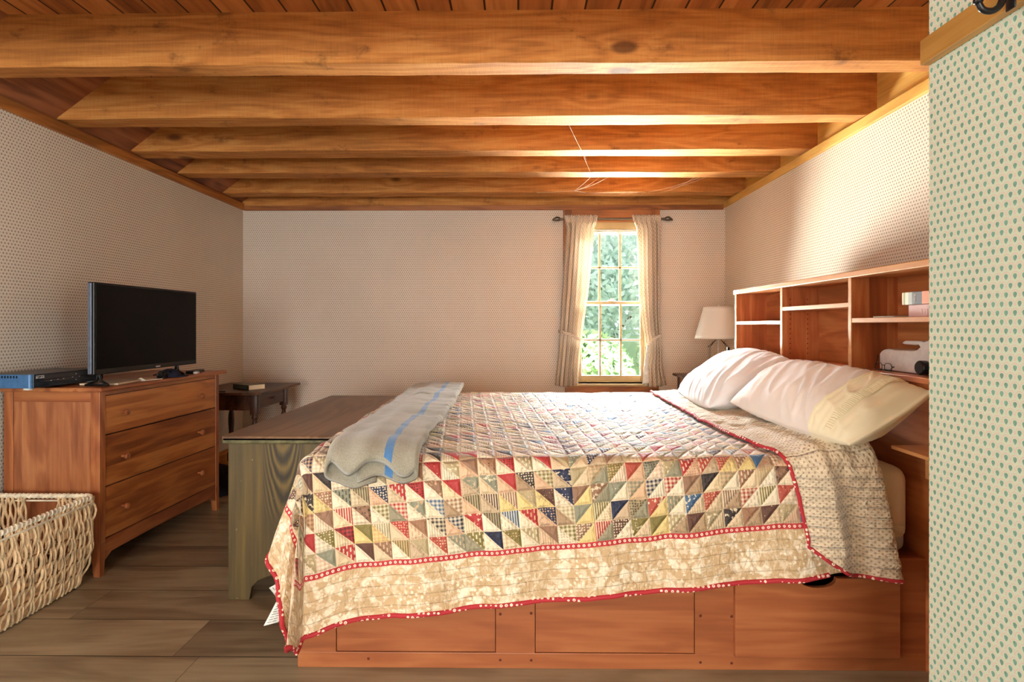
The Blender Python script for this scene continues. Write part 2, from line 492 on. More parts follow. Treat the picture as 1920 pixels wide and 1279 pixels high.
def cloth_mat(name, col, col2, scale=30, bump=.25, rough=.75):
    g = G(name); co = g.coords(); n = g.noise(co, scale, 3); w = g.noise(co, 500, 2)
    g.bump(n*.8+w*.15, bump, .004)
    return g.fin(g.mix(n, col, col2), rough, .25, Sheen_Weight=.25)
M['pillow_white'] = cloth_mat('white_pillow_cotton', c(238, 236, 236), c(228, 226, 228), 14, .12)
M['pillow_pink'] = cloth_mat('pale_pillow_cotton', c(240, 230, 222), c(232, 220, 212), 14, .12)
M['pillow_hem'] = cloth_mat('cream_hem_cotton', c(248, 238, 206), c(244, 232, 198), 30, .08)
M['sheet'] = cloth_mat('cream_fitted_sheet', c(240, 226, 196), c(232, 216, 184), 12, .15)
M['mattress'] = cloth_mat('mattress_ticking', c(206, 204, 204), c(190, 190, 192), 40, .2)
M['label'] = flat('white_care_label', c(232, 230, 222), .6, .3)
M['ink'] = flat('grey_print', c(120, 118, 116), .7, .2)

def curtain_material():
    g = G('sprigged_curtain'); u, v, _ = g.sep(g.coords('UV'))
    a = None
    for o in (0.0, .5):
        fu = (u/.028+o).frac()-.5; fv = (v/.034+o).frac()-.5
        d = ((fu*1.25)*(fu*1.25)+fv*fv).sqrt(); m = d.lt(.24)*(1.0-d.lt(.09)); a = m if a is None else a.max(m)
    col = g.mix(a*.8, g.mix(g.noise(g.comb(u, v, 0.0), 9, 2), c(238, 228, 212), c(232, 222, 206)), c(172, 138, 124))
    g.bump(g.noise(g.comb(u, v, 0.0), 400, 2), .15, .002)
    b = g.b; g.fin(col, .85, .15)
    tr = g.new('ShaderNodeBsdfTranslucent'); g.put(tr.inputs['Color'], col)
    mx = g.new('ShaderNodeMixShader'); mx.inputs[0].default_value = .35
    g.nt.links.new(b.outputs[0], mx.inputs[1]); g.nt.links.new(tr.outputs[0], mx.inputs[2])
    g.nt.links.new(mx.outputs[0], g.nt.nodes['Material Output'].inputs[0])
    return g.mat
M['curtain'] = curtain_material()
M['lining'] = flat('pale_curtain_lining', c(226, 230, 230), .85, .2)
M['window_paint'] = flat('cream_window_paint', c(172, 148, 106), .45, .4, var=.03, scale=8)
def pane_material():
    g = G('window_glass')
    nt = g.nt; nt.nodes.remove(g.b)
    t = g.new('ShaderNodeBsdfTransparent'); t.inputs[0].default_value = (.97, .99, .98, 1)
    gl = g.new('ShaderNodeBsdfGlossy'); gl.inputs['Roughness'].default_value = .02
    fr = g.new('ShaderNodeFresnel'); fr.inputs[0].default_value = 1.45
    mx = g.new('ShaderNodeMixShader'); nt.links.new(fr.outputs[0], mx.inputs[0])
    nt.links.new(t.outputs[0], mx.inputs[1]); nt.links.new(gl.outputs[0], mx.inputs[2])
    nt.links.new(mx.outputs[0], nt.nodes['Material Output'].inputs[0]); return g.mat
M['pane'] = pane_material()
M['iron'] = flat('black_iron', c(34, 32, 34), .35, .6, .6, var=.1)
M['rod'] = flat('pewter_rod', c(104, 96, 88), .4, .5, .8)
M['shade'] = None
def shade_material():
    g = G('white_lamp_shade'); g.fin(c(240, 238, 234), .8, .2)
    tr = g.new('ShaderNodeBsdfTranslucent'); tr.inputs[0].default_value = c(240, 236, 228)
    mx = g.new('ShaderNodeMixShader'); mx.inputs[0].default_value = .3
    g.nt.links.new(g.b.outputs[0], mx.inputs[1]); g.nt.links.new(tr.outputs[0], mx.inputs[2])
    g.nt.links.new(mx.outputs[0], g.nt.nodes['Material Output'].inputs[0]); return g.mat
M['shade'] = shade_material()
def glass_material():
    g = G('clear_lamp_glass'); nt = g.nt; nt.nodes.remove(g.b)
    t = g.new('ShaderNodeBsdfTransparent'); t.inputs[0].default_value = (.975, .985, .98, 1)
    gl = g.new('ShaderNodeBsdfGlossy'); gl.inputs['Roughness'].default_value = .03
    lw = g.new('ShaderNodeLayerWeight'); lw.inputs[0].default_value = .10
    mx = g.new('ShaderNodeMixShader'); nt.links.new(lw.outputs['Fresnel'], mx.inputs[0])
    nt.links.new(t.outputs[0], mx.inputs[1]); nt.links.new(gl.outputs[0], mx.inputs[2])
    nt.links.new(mx.outputs[0], nt.nodes['Material Output'].inputs[0]); return g.mat
M['glass'] = glass_material()
M['chrome'] = flat('chrome', c(206, 204, 200), .2, .5, 1.0)
M['nickel'] = flat('brushed_nickel', c(206, 204, 198), .35, .5, .2)
M['screen'] = flat('black_satin_screen', c(4, 4, 6), .25, .06, var=.0)
M['bezel'] = flat('black_plastic_bezel', c(10, 10, 12), .3, .25, var=.0)
M['silver_trim'] = flat('blue_grey_plastic', c(100, 110, 130), .3, .5, .5)
M['logo'] = flat('silver_print', c(190, 190, 192), .4, .5, .3)
M['box_top'] = flat('charcoal_metal_case', c(66, 66, 66), .35, .5, .3)
M['box_end'] = flat('sky_lit_metal_end', c(54, 100, 148), .35, .5, .1)  # dark metal, blue sky reflection put into its colour
M['box_front'] = flat('smoked_front_panel', c(22, 32, 42), .18, .5)
M['rubber'] = flat('pale_rubber_foot', c(196, 200, 200), .5, .4)
M['dark_cloth'] = flat('dark_cloth', c(30, 28, 36), .9, .2, var=.15, scale=30, bump=.3)
M['navy'] = flat('navy_cloth', c(28, 32, 54), .8, .25, var=.1, scale=60, bump=.2)
M['paper'] = flat('white_paper', c(224, 216, 200), .7, .25, var=.03)
M['grey_print'] = flat('printed_cover', c(150, 140, 126), .5, .4, var=.25, scale=18)
M['wicker'] = flat('pale_wicker', c(220, 192, 152), .5, .4, var=.12, scale=25, bump=.2)
M['wicker_rim'] = flat('bleached_wicker', c(236, 222, 200), .5, .4, var=.1, scale=25, bump=.2)
M['wicker_dark'] = flat('brown_wicker_rod', c(140, 104, 70), .5, .4, var=.12, scale=25)
M['white_plastic'] = flat('cloudy_white_plastic', c(206, 198, 194), .35, .45, var=.03, Subsurface_Weight=.1)
M['green_cover'] = flat('dark_green_cover', c(24, 40, 30), .4, .45, var=.1)
M['olive_cover'] = flat('olive_cover', c(104, 96, 72), .45, .4, var=.1)
M['pages'] = flat('book_pages', c(232, 214, 184), .8, .2, var=.04, scale=300)
M['web'] = flat('cobweb_silk', c(220, 210, 190), .6, .3)

# ------------------------------------------------------------------ the room
XL, XR, YB, YF = -2.296, 1.708, 4.72, -4.4
XS, YS = .818, 1.142          # near wall stub: face plane and its end
ZW = 2.08; ZJ = 2.13; ZD = 2.335
WX0, WX1, WZ0, WZ1 = .47, 1.06, .635, 1.965     # back window hole
struct('floor', MB().box(XL-.3, XR+.4, YF-.3, YB+.2, -.06, 0), M['floor'])
mb = MB()
mb.box(XL-.14, WX0, YB, YB+.14, 0, ZD); mb.box(WX1, XR+.14, YB, YB+.14, 0, ZD)
mb.box(WX0, WX1, YB, YB+.14, 0, WZ0); mb.box(WX0, WX1, YB, YB+.14, WZ1, ZD)
struct('wall_back', mb, M['paper_x'])
L0, L1, LZ0, LZ1 = .05, 1.25, .45, 1.95         # unseen window assumed in the left wall beside the camera, for its light
mb = MB()
mb.box(XL-.14, XL, L1, YB, 0, ZW); mb.box(XL-.14, XL, YF, L0, 0, ZW)
mb.box(XL-.14, XL, L0, L1, 0, LZ0); mb.box(XL-.14, XL, L0, L1, LZ1, ZW)
struct('wall_left', mb, M['paper_y'])
struct('wall_right', MB().box(XR, XR+.14, YS-.05, YB, 0, ZW+.02), M['paper_y'])
N0, N1, NZ0, NZ1 = -2.0, .25, .45, 1.95       # unseen window added in the near right wall to light the left wall
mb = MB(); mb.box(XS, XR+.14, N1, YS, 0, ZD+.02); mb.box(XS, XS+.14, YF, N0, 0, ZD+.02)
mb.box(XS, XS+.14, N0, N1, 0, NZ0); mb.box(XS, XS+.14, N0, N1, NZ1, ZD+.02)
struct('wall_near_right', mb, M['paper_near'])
F0, F1, FZ0, FZ1 = -1.9, .4, .2, 2.0            # unseen glazed opening added behind the camera to light the room
mb = MB()
mb.box(XL-.14, F0, YF-.14, YF, 0, ZD); mb.box(F1, XS+.1, YF-.14, YF, 0, ZD)
mb.box(F0, F1, YF-.14, YF, 0, FZ0); mb.box(F0, F1, YF-.14, YF, FZ1, ZD)
struct('wall_front', mb, M['paper_x'])
struct('ceiling', MB().box(XL-.3, XR+.3, YF-.2, YB+.2, ZD, ZD+.05), M['deck'])
# sloping boards above the left wall, upright boards above the right wall
mb = MB()
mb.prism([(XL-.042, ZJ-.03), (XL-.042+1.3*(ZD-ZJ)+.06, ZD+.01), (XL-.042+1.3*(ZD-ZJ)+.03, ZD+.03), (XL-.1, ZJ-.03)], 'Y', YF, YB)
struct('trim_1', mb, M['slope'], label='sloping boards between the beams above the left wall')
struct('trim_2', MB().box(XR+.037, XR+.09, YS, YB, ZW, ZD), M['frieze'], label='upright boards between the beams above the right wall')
struct('trim_3', MB().box(XL-.05, XL+.016, YF, YB, 2.063, 2.118, .004), M['trim_y'], label='wooden strip along the top of the left wall')
struct('trim_4', MB().box(XR-.016, XR+.05, YS+.001, YB, 2.072, 2.124, .004), M['pine_y'], label='wooden strip along the top of the right wall')
struct('trim_5', MB().box(XL+.016, XR-.016, YB-.016, YB+.05, 2.058, 2.098, .003), M['trim_x'], label='wooden strip along the top of the back wall')
struct('trim_6', MB().box(XL, XR+.04, YB-.01, YB+.02, 2.098, ZD), M['beam'], label='dark beam face above the back wall')
struct('baseboard_left', MB().box(XL, XL+.018, 1.3, YB, 0, .13, .004), M['trim_y'])
struct('baseboard_back', MB().box(XL+.018, XR, YB-.018, YB, 0, .13, .004), M['trim_x'])
struct('baseboard_right', MB().box(XR-.018, XR, YS, YB-.018, 0, .13, .004), M['trim_y'])
rows = [(1.63, 1.775), (2.225, 2.336), (2.796, 2.922), (3.334, 3.474), (3.806, 3.956), (4.386, 4.538)]
def beam(y0, y1, seed):
    rr = random.Random(seed)
    x0, x1 = XL-.04, XR+.037
    bm = bmesh.new(); n = 90; rings = []
    for i in range(n+1):
        x = x0+(x1-x0)*i/n
        sk = (x/2.0)*-.009*(y0 < 3)
        w = lambda s: (mnoise.noise(Vector((x*1.4, s+seed*7.1, 0)))*.006+mnoise.noise(Vector((x*7, s+seed*3.1, 2)))*.0022)
        pts = [(y0+sk+w(0), ZD+.01), (y0+sk+w(0), ZJ+.006+w(3)), (y0+sk+.006+w(0), ZJ+w(3)), (y1+sk-.006+w(5), ZJ+w(8)), (y1+sk+w(5), ZJ+.006+w(8)), (y1+sk+w(5), ZD+.01)]
        rings.append([bm.verts.new((x, a, b)) for a, b in pts])
    for A, B in zip(rings, rings[1:]):
        for j in range(5): bm.faces.new((A[j], A[j+1], B[j+1], B[j]))
    bm.faces.new(rings[0]); bm.faces.new(rings[-1][::-1])
    bmesh.ops.recalc_face_normals(bm, faces=bm.faces[:])
    return bm
for i, (a, b) in enumerate(rows):
    o = part('ceiling_beam', beam(a, b, i+1), M['beam'], None, True); o['kind'] = 'structure'
    o['label'] = ['beam nearest the camera at the top edge', 'large near ceiling beam with round knots', 'second large ceiling beam from the front',
                  'third ceiling beam with a pale scuff', 'fourth ceiling beam from the front', 'ceiling beam closest to the back wall'][i]

# ---- back window
w1 = link(bpy.data.objects.new('window_1', None)); w1.location = (.77, YB, WZ0); w1['kind'] = 'structure'; WM[w1.name] = Matrix.Translation((.77, YB, WZ0))
mb = MB()
mb.box(.372, .44, YB-.02, YB, .60, 2.058, .003); mb.box(1.10, 1.168, YB-.02, YB, .60, 2.058, .003)
part('casing', mb, M['trim_z'], w1)
part('head_casing', MB().box(.44, 1.10, YB-.022, YB, 1.955, 2.058, .003), M['trim_x'], w1)
mb = MB(); mb.box(.36, 1.18, YB-.045, YB+.0, .602, .622, .004); part('sill', mb, M['window_paint'], w1)
part('apron', MB().box(.385, 1.16, YB-.018, YB, .545, .602, .003), M['trim_x'], w1)
mb = MB()
mb.box(.44, .50, YB-.012, YB+.14, WZ0-.02, 1.955); mb.box(1.045, 1.10, YB-.012, YB+.14, WZ0-.02, 1.955); mb.box(.5, 1.045, YB-.005, YB+.14, 1.90, 1.955)
mb.box(.5, 1.045, YB, YB+.14, .6, .636)
part('frame', mb, M['window_paint'], w1)
def sash(z0, z1, y, bot, top):
    m = MB(); m.box(.498, .528, y, y+.03, z0, z1, .003); m.box(1.017, 1.047, y, y+.03, z0, z1, .003)
    m.box(.528, 1.017, y, y+.03, z0, z0+bot, .003); m.box(.528, 1.017, y, y+.03, z1-top, z1, .003)
    for xx in (.683, .855): m.box(xx-.009, xx+.009, y+.004, y+.028, z0+bot, z1-top, .002)
    zc = (z0+bot+z1-top)/2; m.box(.528, 1.017, y+.004, y+.028, zc-.008, zc+.008, .002)
    return m
s1 = part('lower_sash', sash(.636, 1.305, YB+.03, .05, .028), M['window_paint'], w1)
part('glass', MB().box(.52, 1.03, YB+.042, YB+.046, .68, 1.28), M['pane'], s1)
s2 = part('upper_sash', sash(1.272, 1.90, YB+.065, .034, .03), M['window_paint'], w1)
part('glass', MB().box(.52, 1.03, YB+.077, YB+.081, 1.30, 1.88), M['pane'], s2)
m = MB(); m.box(.75, .79, YB+.04, YB+.062, 1.305, 1.313, .002); m.tube([(.765, YB+.05, 1.313), (.77, YB+.05, 1.325), (.80, YB+.045, 1.327)], .004)
part('latch', m, M['chrome'], s1, True)
bl = thing('window_blind', 'rolled-up cream slatted blind at the top of the back window', 'blind', (.77, YB+.01, 1.88))
m = MB()
m.box(.505, 1.04, YB-.004, YB+.028, 1.93, 1.955, .003)
part('headrail', m, M['window_paint'], bl)
m = MB()
for k in range(5): m.box(.508, 1.037, YB-.003+.002*(k % 2), YB+.024, 1.872+k*.0118, 1.879+k*.0118, .002)
part('slats', m, flat('tan_blind_slat', c(150, 122, 76), .5, .3), bl)
# ---- two unseen windows, one assumed, one added, lighting the near half of the room
w2 = link(bpy.data.objects.new('assumed_left_window', None)); w2.location = (XL, .65, LZ0); w2['kind'] = 'structure'; WM[w2.name] = Matrix.Translation((XL, .65, LZ0))  # unseen window assumed here as a source of light from the left
m = MB()
for a, b in ((L0, L0+.05), (L1-.05, L1), (.63, .67)): m.box(XL-.10, XL-.05, a, b, LZ0, LZ1)
for a, b in ((LZ0, LZ0+.05), (LZ1-.05, LZ1), (1.18, 1.22)): m.box(XL-.10, XL-.05, L0, L1, a, b)
part('frame', m, M['window_paint'], w2)
part('glass', MB().box(XL-.077, XL-.073, L0+.03, L1-.03, LZ0+.03, LZ1-.03), M['pane'], w2)
w3 = link(bpy.data.objects.new('added_front_window', None)); w3.location = (-.8, YF, FZ0); w3['kind'] = 'structure'; WM[w3.name] = Matrix.Translation((-.8, YF, FZ0))  # unseen opening added behind the camera, lets the fill light in
m = MB()
for a, b in ((F0, F0+.05), (F1-.05, F1), (-1.2, -1.15), (-.45, -.4)): m.box(a, b, YF-.10, YF-.05, FZ0, FZ1)
for a, b in ((FZ0, FZ0+.05), (FZ1-.05, FZ1), (1.13, 1.17)): m.box(F0, F1, YF-.10, YF-.05, a, b)
part('frame', m, M['window_paint'], w3)
part('glass', MB().box(F0+.03, F1-.03, YF-.077, YF-.073, FZ0+.03, FZ1-.03), M['pane'], w3)

w4 = link(bpy.data.objects.new('added_window', None)); w4.location = (XS, -.9, NZ0); w4['kind'] = 'structure'; WM[w4.name] = Matrix.Translation((XS, -.9, NZ0))  # unseen window added to let light onto the left wall
m = MB()
for a, b in ((N0, N0+.05), (N1-.05, N1), (-.9, -.86)): m.box(XS+.05, XS+.10, a, b, NZ0, NZ1)
for a, b in ((NZ0, NZ0+.05), (NZ1-.05, NZ1), (1.18, 1.22)): m.box(XS+.05, XS+.10, N0, N1, a, b)
part('frame', m, M['window_paint'], w4)
part('glass', MB().box(XS+.073, XS+.077, N0+.03, N1-.03, NZ0+.03, NZ1-.03), M['pane'], w4)

# ------------------------------------------------------------------ curtains and rod
rod = thing('curtain_rod', 'pewter curtain rod with leaf finials over the back window', 'curtain rod', (.77, YB-.06, 2.0))
ROD = YB-.05
m = MB(); m.tube([(.345, ROD, 1.977), (1.20, ROD, 1.977)], .008, 10); part('pole', m, M['rod'], rod, True)
for sx, s in ((.345, -1), (1.20, 1)):
    m = MB(); m.tube([(sx, ROD, 1.977), (sx+s*.012, ROD, 1.977), (sx+s*.03, ROD, 1.978), (sx+s*.055, ROD, 1.972), (sx+s*.066, ROD, 1.965)],
                     lambda t: (.010+.010*math.sin(min(1, t*1.1)*PI))*(1-.75*max(0, t-.5)*2), 10)
    part('finial', m, M['rod'], rod, True)
    m = MB(); m.box(sx-.006, sx+.006, ROD, YB-.018, 1.97, 1.984, .002); part('bracket', m, M['rod'], rod)

def interp(tab, z):
    if z >= tab[0][0]: return tab[0][1]
    for (z0, a), (z1, b) in zip(tab, tab[1:]):
        if z <= z0 and z >= z1:
            t = (z0-z)/(z0-z1); return a+(b-a)*t
    return tab[-1][1]
KB = 1066.7/(ROD)
def zz(py): return 1.1-(py-611)/KB
def xx_(px): return (px-971.8)/KB
def curtain(name, label, left, right, tie, mirror, lab_y):
    t = thing(name, label, 'curtain', (xx_((left[0][1]+right[0][1])/2), ROD, .62))
    zt = zz(405); zb = zz(723)
    lt = [(zz(y), xx_(x)) for y, x in left]; rt = [(zz(y), xx_(x)) for y, x in right]
    nr, nc = 110, 120; rows_, uv = [], []
    ztie = zz(tie)
    for i in range(nr+1):
        z = zt+(zb-zt)*i/nr
        a, b = interp(lt, z), interp(rt, z)
        row, ur = [], []
        head = max(0, 1-(zt-z)/.06)
        pinch = math.exp(-((z-ztie)/.05)**2)
        for j in range(nc+1):
            s = j/nc
            ph = s*2*PI*5.5+.6*math.sin(s*7)+(z*1.2 if not mirror else -z*1.1)
            amp = .020*(1-.65*pinch)
            f = amp*(math.sin(ph)+.35*math.sin(2.3*ph+1))
            fz = .007*math.sin(s*2*PI*17+i*.3)*max(head, .25*max(0, 1-(zt-z)/.2))
            y = ROD-.030+f+fz-.02*pinch*math.sin(PI*s)
            if zt-z < .055: y = ROD+(f*.3+fz)-.026
            xw = a+(b-a)*s+.004*math.sin(ph*1.0+1.2)
            zz_ = z+(.004*math.sin(s*2*PI*14) if i == 0 else 0)+(.008*math.sin(s*6+2) if i == nr else 0)
            row.append((xw, y, zz_)); ur.append((s*.62, z))
        rows_.append(row); uv.append(ur)
    gridmesh('drape', rows_, M['curtain'], t, uv, thick=.0012)
    # tieback band round the gathered cloth
    a, b = interp(lt, ztie), interp(rt, ztie)
    out, inn = (b, a) if mirror else (a, b)
    zo = ztie+.055; pts_f = []
    n = 24; rws, uvs = [], []
    for dz in (-.014, -.007, .007, .014):
        row, ur = [], []
        for j in range(n+1):
            s = j/n; x = out+(inn-out)*s*1.06
            z = zo+(ztie-.03-zo)*(s**1.4)+dz
            y = ROD-.076-.012*math.sin(PI*s)+(.085*max(0, 1-s*6))
            row.append((x, y, z)); ur.append((s*.2, dz*2))
        rws.append(row); uvs.append(ur)
    gridmesh('tieback', rws, M['curtain'], t, uvs, thick=.004)
    return t
curtain('curtain', 'left sprigged cream curtain tied back beside the back window', [(405, 1057), (418, 1060), (430, 1062), (520, 1055), (600, 1050), (640, 1047), (660, 1046), (723, 1039)],
        [(405, 1119), (416, 1118), (430, 1112), (480, 1108), (540, 1103), (590, 1096), (625, 1091), (640, 1090), (680, 1086), (723, 1083)], 634, False, 0)
rc = curtain('curtain', 'right sprigged cream curtain tied back on the lamp side of the window', [(405, 1184), (416, 1186), (430, 1192), (520, 1194), (580, 1198), (620, 1203), (645, 1208), (665, 1210), (690, 1203), (723, 1201)],
        [(405, 1237), (600, 1237), (620, 1238), (660, 1239), (690, 1241), (723, 1248)], 640, True, 0)
# pale lining showing at the window edge of the right curtain
rw, ww = [], []
for i in range(31):
    py = 648+(718-648)*i/30; t = i/30
    z = zz(py); x0 = xx_(1208-6.5*t); x1 = xx_(1212+1.5*t)
    rw.append([(x0+(x1-x0)*j/6, ROD-.060-.006*math.sin(j/6*PI), z+.006*(j/6)*t) for j in range(7)])
gridmesh('lining', rw, M['lining'], rc, thick=.001)

# ------------------------------------------------------------------ bed
BX0, BX1, BY0, BY1 = -.711, 1.297, 1.825, 3.40
bed = thing('bed', 'cherry platform bed with drawers and bookcase headboard', 'bed', (.3, 2.6, 0))
m = MB()
m.box(BX0, BX1+.02, BY0, BY0+.022, 0, .05, .002); m.box(BX0, BX1+.02, BY0, BY0+.022, .312, .36, .002)
for a, b in ((BX0, -.587), (-.072, .053), (.565, .69), (1.207, BX1+.02)): m.box(a, b, BY0+.0005, BY0+.0215, .05, .312)
side = part('side_rail', m, M['cherry_bed'], bed, label='near drawer side of the platform')
pegm = flat('dark_wood_peg', c(92, 40, 20), .5, .3)
for px, py in ((938, 1152), (996, 1150), (938, 1238), (996, 1238), (1312, 1153), (1370, 1154), (1312, 1240), (1370, 1241), (690, 1237)):
    k = 584.5; x = (px-971.8)/k; z = 1.1-(py-611)/k
    part('peg', MB().ball((x, BY0+.0005, z), .0048, 2, (1, .35, 1)), pegm, side, True)
m = MB(); m.box(BX0, BX0+.022, BY0+.022, BY1, 0, .36, .002); part('foot_rail', m, M['cherry_Y'], bed)
m = MB(); m.box(BX0, BX1, BY1-.022, BY1, 0, .36, .002); part('far_rail', m, M['cherry_X'], bed)
m = MB(); m.box(BX0+.022, BX1, BY0+.022, BY1-.022, .335, .355); part('platform_deck', m, M['cherry_X'], bed)
part('drawer', MB().box(-.585, -.074, BY0+.002, BY0+.02, .052, .31, .0015), M['cherry_bed'], bed, label='flush drawer at the foot end')
part('drawer', MB().box(.055, .563, BY0+.002, BY0+.02, .052, .31, .0015), M['cherry_bed'], bed, label='flush middle drawer')
pl = [(.687, .05), (1.205, .05), (1.205, .302)]
for i in range(13):
    a = PI*i/12; pl.append((.947+.058*math.cos(a), .302-.03*math.sin(a)**.8 if 0 < i < 12 else .302))
pl.append((.687, .302))
d3 = part('drawer', MB().prism(pl, 'Y', BY0-.018, BY0-.001, .0015), M['cherry_bed'], bed, label='drawer pulled slightly open with a scooped grip')
m = MB(); m.box(.70, .715, BY0-.003, BY0+.3, .07, .25); m.box(1.18, 1.195, BY0-.003, BY0+.3, .07, .25); m.box(.70, 1.195, BY0-.003, BY0+.3, .06, .07)
part('drawer_box', m, M['hb_edge'], d3)
# headboard bookcase
HX0, HX1 = 1.297, 1.49
HY0, HY1 = 1.62, 3.42
D1, D2 = 2.812, 2.232     # dividers
hb = part('headboard', MB().box(HX1-.012, HX1, HY0, HY1, .0, 1.30), M['hb_y'], bed, label='bookcase headboard, back panel')
part('top_board', MB().box(HX0-.006, HX1, HY0-.01, HY1+.012, 1.288, 1.312, .003), M['hb_edge'], hb)
for y in (HY1-.018, D1, D2, HY0):
    part('upright', MB().box(HX0+.004, HX1-.012, y, y+.019, .935, 1.288), M['hb_z'], hb)
    part('front_edge', MB().box(HX0, HX0+.0045, y-.001, y+.020, .935, 1.288, .001), M['hb_edge'], hb)
for y0, y1, z in ((D1+.019, HY1-.018, 1.108), (D2+.019, D1, 1.174), (HY0+.019, D2, 1.112)):
    part('shelf', MB().box(HX0+.001, HX1-.012, y0, y1, z, z+.018, .002), M['hb_edge'], hb)
part('sill_board', MB().box(HX0-.012, HX1-.012, HY0-.01, HY1+.01, .915, .935, .003), M['hb_y'], hb)
part('lower_panel', MB().box(HX0, HX0+.02, HY0, HY1, 0, .915, .002), M['hb_y'], hb)
pinm = flat('shelf_pin_hole', c(50, 22, 10), .8, .1)
for xx in (HX0+.04, HX0+.125):
    m = MB()
    for k in range(12): m.ball((xx, D1-.0005, .965+k*.024), .0028, 1, (1, .4, 1))
    part('pin_holes', m, pinm, hb, label='column of small dark shelf-pin holes')
m = MB(); m.box(1.187, HX0, 1.55, BY0+.002, .708, .72, .003); m.box(HX0-.02, HX0, 1.60, 1.80, .62, .708, .002)
part('bedside_ledge', m, M['hb_edge'], hb, label='small pale ledge fixed beside the mattress')

# ---- mattress
mat = thing('mattress', 'thick mattress in a cream fitted sheet on the cherry platform bed', 'mattress', (.3, 2.6, .36))
def rbox(x0, x1, y0, y1, z0, z1, r, seg=4):
    return MB().box(x0, x1, y0, y1, z0, z1, r, seg)
part('core', rbox(-.655, 1.262, 1.853, 3.36, .361, .45, .035), M['mattress'], mat, True)
bm = rbox(-.66, 1.268, 1.846, 3.365, .395, .642, .045, 5)
o = part('fitted_sheet', bm, M['sheet'], mat, True)
m = MB()
for k in range(3):
    y = 1.842; m.tube([(1.0+.235*j/8, y-.002-.002*math.sin(j), .435+.012*k+.006*math.sin(j*1.1+k)) for j in range(9)], .005, 6)
part('gathered_edge', m, M['sheet'], o, True)

# ------------------------------------------------------------------ cloth surface shared by quilt, turned-back end and blanket
P0 = Vector((-.667, 1.86, .69)); RHO = .055; ARC = RHO*PI/2; BTOP = 1.52; EPS = math.radians(5.5)
DK = [(0, (0, -.10, -1)), (9, (.015, -.19, -.98)), (18, (.01, -.29, -.95)), (24, (-.005, -.23, -.97)), (27.5, (-.02, -.15, -.99)), (33, (-.05, -.24, -.97)), (42, (-.10, -.235, -.965)),
      (57, (-.29, -.15, -.94)), (75, (-.24, -.06, -.96)), (90, (-.06, 0, -1))]
def Dphi(f):
    f = math.degrees(f)
    for (a, da), (b, db) in zip(DK, DK[1:]):
        if f <= b:
            t = (f-a)/(b-a); t = t*t*(3-2*t)
            return Vector(da).lerp(Vector(db), t).normalized()
    return Vector(DK[-1][1]).normalized()
def ztop(a, b):
    x = P0.x+a; y = P0.y+b
    n = mnoise.noise(Vector((x*5, y*9, 1)))*.006+mnoise.noise(Vector((x*13, y*24, 4)))*.0045
    dip = -.008*math.exp(-((b-.0)/.1)**2)
    return P0.z+.014*min(1, max(0, b)/1.4)+n+dip
def near_tilt(a):
    return .035+.065*math.exp(-(max(a, 0)/.16)**2)+.05*math.exp(-((a-.42)/.13)**2)-.02*math.exp(-((a-.27)/.08)**2)+.012*math.sin(a*9)+.03*min(1, max(0, (a-.8)/.3))
def surf(a, b):
    if b > BTOP:      # far side hang
        s = b-BTOP; th = min(s/RHO, PI/2); dn = RHO*(1-math.cos(th))+max(0, s-ARC); ou = RHO*math.sin(th)
        aa = max(a, 0)
        p = Vector((P0.x+aa, P0.y+BTOP+ou, ztop(aa, BTOP)-dn))
        if a < 0:
            s2 = -a; th = min(s2/RHO, PI/2); p.x = P0.x-RHO*math.sin(th); p.z -= RHO*(1-math.cos(th))+max(0, s2-ARC)*.6
        return p
    if a >= 0 and b >= 0: return Vector((P0.x+a, P0.y+b, ztop(a, b)))
    if a >= 0:
        s = -b; th = min(s/RHO, PI/2); ex = max(0, s-ARC); t = near_tilt(a); ex *= 1+.12*math.exp(-(.12/.14)**2)*math.exp(-(a/.08)**2)
        w = .008*math.sin(a*21+1.0)*min(1, ex/.3)+.004*mnoise.noise(Vector((a*14, b*5, 3)))*min(1, ex/.1)
        return Vector((P0.x+a, P0.y-RHO*math.sin(th)-ex*math.sin(t)-w, ztop(a, 0)-RHO*(1-math.cos(th))-ex*math.cos(t)))
    if b >= 0:
        s = -a; th = min(s/RHO, PI/2); ex = max(0, s-ARC); t = .02+.05*math.exp(-b/.12)
        return Vector((P0.x-RHO*math.sin(th)-ex*math.sin(t), P0.y+b, ztop(0, b)-RHO*(1-math.cos(th))-ex*math.cos(t)))
    r = math.hypot(a, b); f = math.atan2(-a, -b); r *= 1-.075*math.sin(2*f)
    th = min(r/RHO, PI/2); ex = max(0, r-ARC)
    h = Vector((-math.sin(f), -math.cos(f), 0)); ex *= 1+.12*math.exp(-((f-.12)/.14)**2)
    fw = max(0, 1-f/.35)**2
    p = Vector((P0.x, P0.y, ztop(0, 0)))+h*(RHO*math.sin(th))-Vector((0, 0, RHO*(1-math.cos(th))))
    d = Dphi(f); t0 = near_tilt(0)
    n = .006*mnoise.noise(Vector((f*6, r*6, 9)))*min(1, ex/.15)*(1-fw)
    w = fw*(.008*math.sin(1.0)*min(1, ex/.3)+.004*mnoise.noise(Vector((0, b*5, 3)))*min(1, ex/.1))
    return p+d*ex+Vector((-n, -n-w, 0))
def nrm(a, b):
    e = .004
    du = surf(a+e, b)-surf(a-e, b); dv = surf(a, b+e)-surf(a, b-e)
    n = du.cross(dv)
    return n.normalized() if n.length > 1e-9 else Vector((0, 0, 1))
CE, SE = math.cos(EPS), math.sin(EPS)
def ab(p, q): return p*CE-q*SE, p*SE+q*CE
AF = [(1.5, 1.655), (.9, 1.67), (.5, 1.71), (.15, 1.765), (0, 1.78)]
def a_fold(b):
    if b <= 0: return 1.78-.13*b
    return interp(AF, b)
